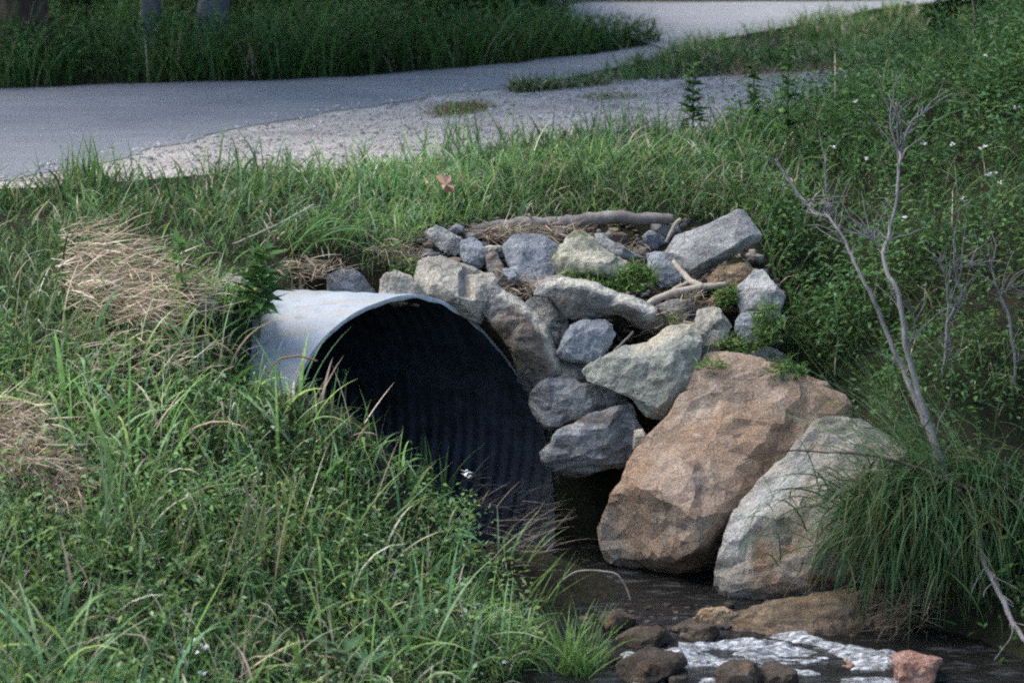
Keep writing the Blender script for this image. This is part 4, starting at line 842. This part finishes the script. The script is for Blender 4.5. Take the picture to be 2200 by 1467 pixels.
clump('grass_clump', 'upright bright blades standing against the dark pipe mouth', on_ground(930, 1085), 26, (.12, .27), (.007, .013), 1.6, 1.8, (.0, .4), (.0, .7), BR, group=GC, spread=.035)
clump('grass_clump', 'arching broad blades reaching right over the pipe mouth', on_ground(1080, 1200), 16, (.12, .24), (.006, .012), .1, 1.0, (.3, 1.1), (.2, 1.2), PAL[[2, 3, 6]], group=GC, spread=.04)
clump('grass_clump', 'thin green blades pointing right across the black gap beside the boulder', on_ground(1150, 1290), 11, (.13, .25), (.005, .01), .2, .5, (.25, .95), (.1, .6), BR, group=GC, spread=.03)
clump('grass_clump', 'pale crossing reed blades in the middle of the foreground', on_ground(860, 1400), 30, (.25, .45), (.007, .013), .6, 1.6, (.3, .9), (.4, 1.4), PAL[[6, 3, 2]], group=GC, spread=.1)
clump('grass_clump', 'pale upright reeds beside the thin brown straw patch', on_ground(232, 1180), 14, (.25, .42), (.006, .011), 1.5, 1.5, (.0, .3), (.0, .5), PAL[[6, 6, 2]], group=GC, spread=.04)
clump('grass_clump', 'tall pale green stalks left of centre in the foreground', on_ground(560, 1240), 16, (.3, .5), (.005, .01), 1.4, 1.2, (.0, .3), (.0, .5), np.array([(.17, .2, .08), (.2, .2, .1)]), group=GC, spread=.05)
clump('grass_clump', 'broad drooping grey green blades in the lower left corner', on_ground(120, 1480), 26, (.25, .45), (.009, .016), .5, 1.8, (.2, .8), (.5, 1.6), PAL[[3, 6, 3]], group=GC, spread=.1)
clump('grass_clump', 'tuft of taller grass on the bank crest at the far left', on_ground(185, 400), 60, (.12, .26), (.005, .009), 1.5, 1.8, (.0, .45), (.1, .8), PAL[[0, 4, 2]], group='taller tufts along the bank crest', spread=.05)
clump('grass_clump', 'spiky tuft with slanting blades above the fallen leaf on the bank crest', on_ground(1000, 335), 40, (.14, .32), (.005, .008), 1.5, 1.8, (.05, .7), (.0, .5), PAL[[0, 1, 1]], group='taller tufts along the bank crest', spread=.09)
clump('grass_clump', 'thin spiky tuft on the bank crest, nearest the tall weeds', on_ground(1330, 300), 26, (.14, .3), (.004, .007), 1.5, 1.8, (.0, .5), (.0, .5), PAL[[0, 1, 1]], group='taller tufts along the bank crest', spread=.1)
clump('grass_clump', 'long arching grass tuft sweeping right above the pipe', on_ground(640, 520), 90, (.2, .38), (.004, .007), -.4, .5, (.3, 1.0), (.6, 1.5), PAL[[1, 3, 0]], group='taller tufts along the bank crest', spread=.08)

def weed(label, base, h, nl, leaf, lean=0.0, pal=PAL[[0, 1, 5]], name='weed', group='weeds standing above the bank', cat='weed', cluster=True):
    base = Vector(base); root = empty(name, base); tag(root, label, cat, group)
    top = base+Vector((lean, 0, h)); pts = [base-Vector((0, 0, .03)), base.lerp(top, .5)+Vector((lean*.15, 0, 0)), top]
    o = tubes('stem', [(pts, [.005, .004, .002])], M_STEM, root, ns=5, jit=.001)
    n = nl; f = np.sort(R.uniform(.12, 1.0, n)); 
    if cluster: f = .15+.85*np.round(f*7)/7+R.normal(0, .02, n)
    pos = np.array(base)[None]+f[:, None]*np.array((lean, 0, h))[None]
    b_ = Bag(); lo = leaf*(1.15-.6*f)
    b_.add(leaves(pos, R.uniform(0, 6.28, n), R.uniform(-.2, .8, n), lo*R.uniform(.7, 1.3, n), lo*.34*R.uniform(.8, 1.2, n), pick(pal, n)))
    f = b_.build('foliage', M_LEAF, root); return root
M_STEM = mat_plain('green_stem', (.09, .12, .045))
g_ = on_ground
weed('tall leafy weed against the gravel, leftmost of the tall weeds', g_(1488,300), .3, 110, .07)
weed('slender leafy weed in the middle of the three tall weeds on the gravel', g_(1618,290), .3, 90, .06)
weed('tallest leafy weed by the gravel, rightmost of the three', g_(1690,345), .47, 120, .065)
weed('low arching leafy weed between the two leftmost tall weeds', g_(1570,285), .1, 16, .1, .04, cluster=False)
weed('broad leaved green plant at the left end of the pipe', P(556,705,9.86), .27, 60, .125, .02, BR*np.array([.5, .62, .6]), name='broad_leaved_plant', cat='plant', group='broad leaved plants near the pipe', cluster=False)
weed('broad leaved dark plant standing right of the largest straw heap', g_(400,665), .22, 26, .11, -.02, PAL[[1, 0]], name='broad_leaved_plant', cat='plant', group='broad leaved plants near the pipe', cluster=False)
weed('broad leaved plant with wide leaves in the lower foreground', g_(740,1462), .09, 18, .13, .0, PAL[[3, 6]]*.85, name='broad_leaved_plant', cat='plant', group='broad leaved plants near the pipe', cluster=False)
weed('single bright stalk with narrow leaves before the black pipe mouth', g_(735,985), .3, 22, .035, .015, BR, cluster=False)
weed('grey green feathery weed against the left of the pipe mouth', g_(700,960), .19, 150, .028, .0, PAL[[3, 1, 6]]*.8, cluster=False)
weed('feathery weed hanging at the pipe mouth, right of the single bright stalk', g_(790,985), .16, 120, .028, .02, PAL[[3, 1, 6]]*.7, cluster=False)
weed('leafy green weed in the lower right corner below the tussock', g_(2150,1478), .09, 90, .035, .0, BR*.5, cluster=False)
weed('small yellow green water weed before the ochre ledge', P(1622,1418,9.15), .07, 30, .03, .0, np.array([(.16, .13, .02), (.1, .1, .02)]), cluster=False)

# sedge tussock
b = Bag(); base = np.array(P(2062, 1105, 9.34)); n = 4000
az = np.where(R.uniform(0, 1, n) < .8, -np.pi/2+R.normal(-.38, .6, n), R.uniform(0, 6.28, n)); root = base+np.c_[R.normal(0, .17, n), R.normal(0, .07, n), R.normal(-.02, .07, n)]
SG = np.array([(.024, .065, .018), (.016, .045, .013), (.036, .085, .03), (.012, .03, .01), (.1, .08, .035)])
b.add(blades(root, az, R.uniform(.12, .52, n), R.uniform(.0025, .0075, n), R.uniform(.5, 1.3, n), R.uniform(1.2, 2.4, n), pick(SG, n, p=[.3, .3, .2, .12, .08]), 8, pick(np.array([(.04, .095, .03), (.09, .085, .035), (.06, .13, .06)]), n)))
n = 150; root = base+np.c_[R.normal(-.05, .09, n), R.normal(0, .06, n), R.uniform(0.02, .1, n)]
b.add(blades(root, np.pi+R.normal(.0, .35, n), R.uniform(.35, .75, n), R.uniform(.002, .0035, n), R.uniform(.3, .95, n), R.uniform(.1, .9, n), pick(PAL[[3, 6, 2]], n), 8))
tag(b.build('sedge_tussock', M_LEAF), 'drooping dark green sedge tussock hanging over the creek at right', 'tussock')
straw_heap('brown dead grass skirt under the sedge tussock, beside the ochre ledge', [(1790,1275),(1880,1270),(1980,1300),(2060,1340),(2000,1400),(1880,1400),(1790,1370)], 9.2, 620, (.08, .22), 3.6, pal=DRY*.5, hump=.16)

# dead shrubs
SY = 9.3
def dead(label, stems, group='dead grey shrubs on the right bank'):
    base = stems[0][0][0]; r = empty('dead_shrub', base); tag(r, label, 'dead shrub', group)
    for pts, rr_ in stems:
        sp = [(pts, [q*.66 for q in rr_])]; q_ = random.Random(int(pts[0].x*1e4))
        for _ in range(4*len(pts)):                                    # short side twigs stay part of their stem
            i_ = q_.randrange(1, len(pts)); a_ = pts[i_-1].lerp(pts[i_], q_.random()); l_ = q_.uniform(.02, .06) if q_.random() < .6 else q_.uniform(.06, .17)
            d_ = ((pts[i_]-pts[i_-1]).normalized()+Vector((q_.uniform(-1, 1), q_.uniform(-.6, .6), q_.uniform(-.4, .9)))).normalized()
            e_ = a_+d_*l_; sp.append(([a_, a_.lerp(e_, .5)+Vector((q_.uniform(-.1, .1)*l_, 0, q_.uniform(-.06, .12)*l_)), e_], [.002, .0015, .0008]))
        tubes('stem', sp, M_DEAD, r, ns=7, jit=.006)
    return r
dead('tallest dead grey shrub with two bare forking stems above the tussock', [
 (PX([(2032,1030),(2015,975),(1990,915),(1962,845),(1928,769),(1874,638),(1840,574),(1817,524),(1793,480),(1776,461)], 9.3, 9.75), [.02, .018, .016, .014, .011, .01, .009, .008, .007, .006]),
 (PX([(2028,1000),(1985,880),(1950,760),(1931,641),(1907,588),(1897,544),(1911,500),(1928,420),(1931,353),(1934,330)], 9.32, 9.8), [.017, .016, .014, .012, .011, .01, .009, .008, .008, .007]),
 (PX([(1934,332),(1921,303),(1911,262),(1914,235)], 9.8, 9.84), [.006, .005, .0045, .003]),
 (PX([(1932,345),(1928,286),(1924,219)], 9.8, 9.85), [.006, .005, .003]),
 (PX([(1934,335),(1944,293),(1958,262),(1981,246),(2015,219)], 9.8, 9.86), [.006, .005, .004, .004, .0025]),
 (PX([(1897,544),(1880,520),(1867,510),(1868,498),(1882,488)], 9.68, 9.7), [.005, .004, .004, .003, .002]),
 (PX([(1776,461),(1749,457),(1726,431),(1692,383),(1666,340)], 9.75, 9.9), [.006, .006, .007, .006, .003]),
 (PX([(1726,431),(1770,440),(1790,462)], 9.76, 9.75), [.003, .003, .002]),
 (PX([(1790,478),(1774,400),(1778,340)], 9.75, 9.8), [.003, .003, .002]),
 (PX([(1950,760),(1968,690),(1960,660)], 9.5, 9.5), [.004, .003, .002])])
dead('short dead shrub with a kinked pale stem, right of the tallest one', [
 (PX([(2022,810),(2032,760),(2035,700),(2052,660),(2066,632),(2054,592),(2049,514)], 9.75, 9.8), [.007, .008, .008, .007, .006, .005, .003]),
 (PX([(2035,705),(2036,650),(2032,591),(2018,557)], 9.77, 9.8), [.004, .004, .003, .002]),
 (PX([(2040,806),(2046,770),(2040,730)], 9.75, 9.77), [.005, .005, .005]),
 (PX([(2052,588),(2066,575),(2086,568)], 9.8, 9.8), [.003, .003, .002])])
dead('single reddish dead stem near the right edge of the picture', [
 (PX([(2168,875),(2181,803),(2170,699),(2150,641),(2136,594),(2129,560)], 9.75, 9.85), [.008, .008, .007, .005, .004, .002]),
 (PX([(2148,640),(2175,615),(2200,640)], 9.8, 9.8), [.002, .002, .001])])
dead('long bare stem falling diagonally through the tussock to the lower right', [
 (PX([(2026,1025),(2063,1060),(2094,1122),(2114,1207),(2148,1272),(2176,1336),(2206,1380)], 9.28, 8.7), [.013, .013, .013, .012, .012, .011, .011]),
 (PX([(2096,1130),(2150,1095),(2210,1060)], 9.15, 9.1), [.004, .004, .003])])
tag(tubes('trailing_vine', [(PX([(1596,987),(1640,974),(1704,968),(1790,972),(1867,977),(1930,992),(1989,1011),(2070,1047),(2210,1088)], 9.42, 9.1), [.0015, .002, .0025, .003, .004, .005, .006, .008, .008])], M_VINE), 'thin dark vine trailing left across both boulders', 'vine')
tag(tubes('bent_stalk', [(PX([(1195,1252),(1240,1228),(1290,1226),(1330,1238),(1350,1275),(1358,1310)], 9.5, 9.45), [.0025, .003, .003, .003, .0025, .002])], M_BRANCH), 'thin pale stalk bending over the dark water below the boulder', 'stalk')
tag(tubes('seed_stalk', [(PX([(575,800),(600,772),(640,765),(682,776)], 9.5, 9.5), [.002, .003, .004, .003])], mat_plain('brown_seed', (.2, .12, .06))), 'arching brown seed stalk crossing the left rim of the pipe', 'stalk')
tag(tubes('dry_stalk', [(PX([(500,525),(560,500),(620,470),(675,440)], 10.5, 10.7), [.003, .004, .004, .004])], M_BRANCH), 'long pale dry stalk lying diagonally in the bank grass', 'stalk')

# flowers
def flower(label, base, s, group):
    n = 7; c = np.repeat(np.array(base)[None], n, 0)+R.normal(0, s*.25, (n, 3)); b_ = Bag()
    b_.add(leaves(c, np.arange(n)*6.28/n+R.uniform(-.3, .3, n), R.uniform(.0, .7, n), s*R.uniform(.6, 1.1, n), s*.6*R.uniform(.8, 1.2, n), np.full((n, 3), .78)*R.uniform(.85, 1.1, (n, 1))))
    return tag(b_.build('white_flower', M_PETAL), label, 'flower', group)
def above(px, py, h=.05):
    q = g_(px, py+h*660); return P(px, py, q.y-.01)
WF = 'white flowers in the near grass'
flower('white flower at the lower left, left upper bloom of its cluster', above(405,1402), .028, WF); flower('white flower at the lower left, right upper bloom of its cluster', above(440,1394), .026, WF)
flower('smallest white flower lowest in the lower left cluster', above(436,1448), .018, WF); flower('white petal hanging at the left of the lower left cluster', above(392,1423), .016, WF)
flower('single white flower at the bottom beside the bright green grass clump', above(1086,1424), .022, WF)
flower('white flower against the black of the pipe mouth above the arching blades', P(1008,1020,9.42), .026, WF)
for px, py in ((1792,318),(1838,218),(1863,342),(2112,316),(2124,376),(2140,372),(2182,232),(2047,312),(2116,122),(2150,395),(1945,468),(1985,310),(2070,430)):
    flower('small white wildflower among the dark weeds of the right bank', above(px, py, .14), .015, 'white wildflowers on the right bank')
# fallen leaf
q = P(958, 396, 10.98); lp = [(-20,-17),(-9,-20),(1,-17),(8,-18),(12,-8),(13,1),(18,9),(20,19),(10,17),(0,18),(-6,10),(-9,1),(-14,-7)]
bm = bmesh.new(); top = [bm.verts.new(((x)*.00172, .012*math.sin(x*.2)+.006*math.cos(y*.3)-y*.0006, -y*.0016)) for x, y in lp]; c0 = bm.verts.new((0, -.012, 0))
for i in range(len(top)): bm.faces.new((top[i], top[(i+1) % len(top)], c0))
me = bpy.data.meshes.new('fallen_leaf'); bm.to_mesh(me); bm.free(); me.materials.append(mat_plain('leaf_brown', (.36, .22, .14)))
o = link(bpy.data.objects.new('fallen_leaf', me)); o.location = q; sm_ = o.modifiers.new('s', 'SOLIDIFY'); sm_.thickness = .0015
tag(o, 'curled orange brown leaf lying on the bank grass', 'leaf')

# bush top right
bush = empty('bush', (2.12, 14.0, .28)); tag(bush, 'dark leafy bush at the top right beside the pale road', 'bush')
n = 5200; d = R.normal(0, 1, (n, 3)); d /= np.linalg.norm(d, axis=1)[:, None]; rr_ = R.uniform(.45, 1, n)**.5
pos = np.array([2.12, 14.0, .42])+d*rr_[:, None]*np.array([.26, .3, .26]); nz = np.array([noise.noise(p*6) for p in pos]); k = nz > -.18; pos = pos[k]; n = len(pos)
b = Bag(); b.add(leaves(pos, R.uniform(0, 6.28, n), R.uniform(-.5, .7, n), R.uniform(.025, .05, n), R.uniform(.012, .022, n), pick(MP[[0, 1, 3]], n))); b.build('foliage', M_LEAF, bush)
tubes('stem', [([(2.12, 14.0, .2), (2.1, 14.0, .35), (2.05, 13.95, .55)], [.015, .012, .005]), ([(2.13, 14.0, .22), (2.2, 14.05, .4), (2.26, 14.0, .55)], [.012, .01, .004])], M_TRUNK, bush)

# trees across the road and the thicket behind them
def tree(label, x, y, r, mat, cx=0.0, seed=1):
    t = empty('tree', (x, y, 0)); tag(t, label, 'tree', 'trees across the road')
    tubes('trunk', [([(x, y, -.1), (x+.02, y, .5), (x+.05+cx*.2, y, 2), (x+cx*.6, y, 3.6), (x+cx, y, 5.2)], [r*1.25, r, r*.85, r*.6, r*.25]),
                    ([(x+cx*.3, y, 2.4), (x+cx*.3+.6, y+.2, 3.2), (x+cx*.3+1.3, y-.1, 4)], [r*.45, r*.3, r*.1]),
                    ([(x+cx*.4, y, 2.8), (x+cx*.4-.7, y-.3, 3.5), (x+cx*.4-1.3, y-.3, 4.2)], [r*.45, r*.3, r*.1])], mat, t, ns=12, jit=.012)
    n = 9000; d = R.normal(0, 1, (n, 3)); d /= np.linalg.norm(d, axis=1)[:, None]
    pos = np.array([x+cx*.7, y-.2, 4.0])+d*(R.uniform(.1, 1, n)**.45)[:, None]*np.array([2.3, 2.0, 1.4]); nz = np.array([noise.noise(p*1.3+Vector((seed, 0, 0)).to_tuple()[0]) for p in pos])
    k = nz > -.2; pos = pos[k]; n = len(pos)
    b_ = Bag(); b_.add(leaves(pos, R.uniform(0, 6.28, n), R.uniform(-.7, .5, n), R.uniform(.12, .24, n), R.uniform(.07, .13, n), pick(MP, n))); b_.build('crown', M_LEAF, t)
tree('thick dark barked tree at the top left corner', G(15,170).x, G(15,150).y, .135, M_TRUNK, -1.4, 1)
tree('slimmer grey tree trunk, left of the two pale trunks at the top', G(322,140).x, G(322,140).y, .046, M_TRUNKG, -.2, 2)
tree('thicker pale grey tree trunk, right of the two at the top', G(456,136).x, G(456,136).y, .066, M_TRUNKG, .5, 3)
b = Bag(); n = 30000; x = R.uniform(-5, .2, n); y = R.uniform(16.5, 19.5, n); nz = lat(x, y, 1.1, 3.3); k = R.uniform(0, 1, n) < .75+nz; x, y = x[k], y[k]; n = len(x)
b.add(leaves(np.stack([x, y, R.uniform(0, 1.1, n)], 1), R.uniform(0, 6.28, n), R.uniform(-.6, .6, n), R.uniform(.06, .14, n), R.uniform(.035, .07, n), pick(MP[[0, 1, 3, 3]], n)*.7))  # leaf colour dimmed further to stand for deep shadow
tag(b.build('thicket', M_LEAF), 'thicket of shrubs, leaves darkened for deep shadow, behind the tree trunks', 'thicket', kind='stuff')

# ------------------------------------------------------------------ light, sky, camera
w = bpy.data.worlds.new('World'); sc.world = w; w.use_nodes = True; nt = w.node_tree; nt.nodes.clear()
sky = nt.nodes.new('ShaderNodeTexSky'); sky.sky_type = 'NISHITA'; sky.sun_disc = False
SUN_EL, SUN_AZ = rad(56), rad(-75)     # azimuth measured from +Y toward +X
sky.sun_elevation = SUN_EL; sky.sun_rotation = SUN_AZ; sky.dust_density = 2.0; sky.ozone_density = 1.5
bg = nt.nodes.new('ShaderNodeBackground'); bg.inputs['Strength'].default_value = 0.12
wo = nt.nodes.new('ShaderNodeOutputWorld'); nt.links.new(sky.outputs[0], bg.inputs[0]); nt.links.new(bg.outputs[0], wo.inputs[0])
sd = bpy.data.lights.new('sun', 'SUN'); sd.energy = 1.7; sd.angle = rad(42); sd.color = (1, .985, .95)
so = link(bpy.data.objects.new('sun', sd))
dirv = Vector((math.sin(SUN_AZ)*math.cos(SUN_EL), math.cos(SUN_AZ)*math.cos(SUN_EL), math.sin(SUN_EL)))
so.rotation_euler = dirv.to_track_quat('Z', 'Y').to_euler(); so.location = dirv*30

cd = bpy.data.cameras.new('camera'); cam = link(bpy.data.objects.new('camera', cd)); cam.location = (0, 0, CZ); cam.rotation_euler = (math.pi/2-PIT, 0, 0)
cd.sensor_width = 36; cd.sensor_fit = 'HORIZONTAL'; cd.lens = 36*F/2200; cd.clip_start = .5; cd.clip_end = 600
cd.dof.use_dof = True; cd.dof.focus_distance = 10.3; cd.dof.aperture_fstop = 4.0
sc.camera = cam
vs = sc.view_settings; vs.view_transform = 'Standard'; vs.look = 'None'; vs.exposure = 1.55; vs.gamma = 1.0; vs.use_curve_mapping = False
sc.cycles.use_denoising = False; sc.cycles.use_adaptive_sampling = True; sc.cycles.adaptive_threshold = 0.02; sc.cycles.adaptive_min_samples = 16; sc.cycles.max_bounces = 6; sc.cycles.filter_width = 2.1
sc.render.film_transparent = False
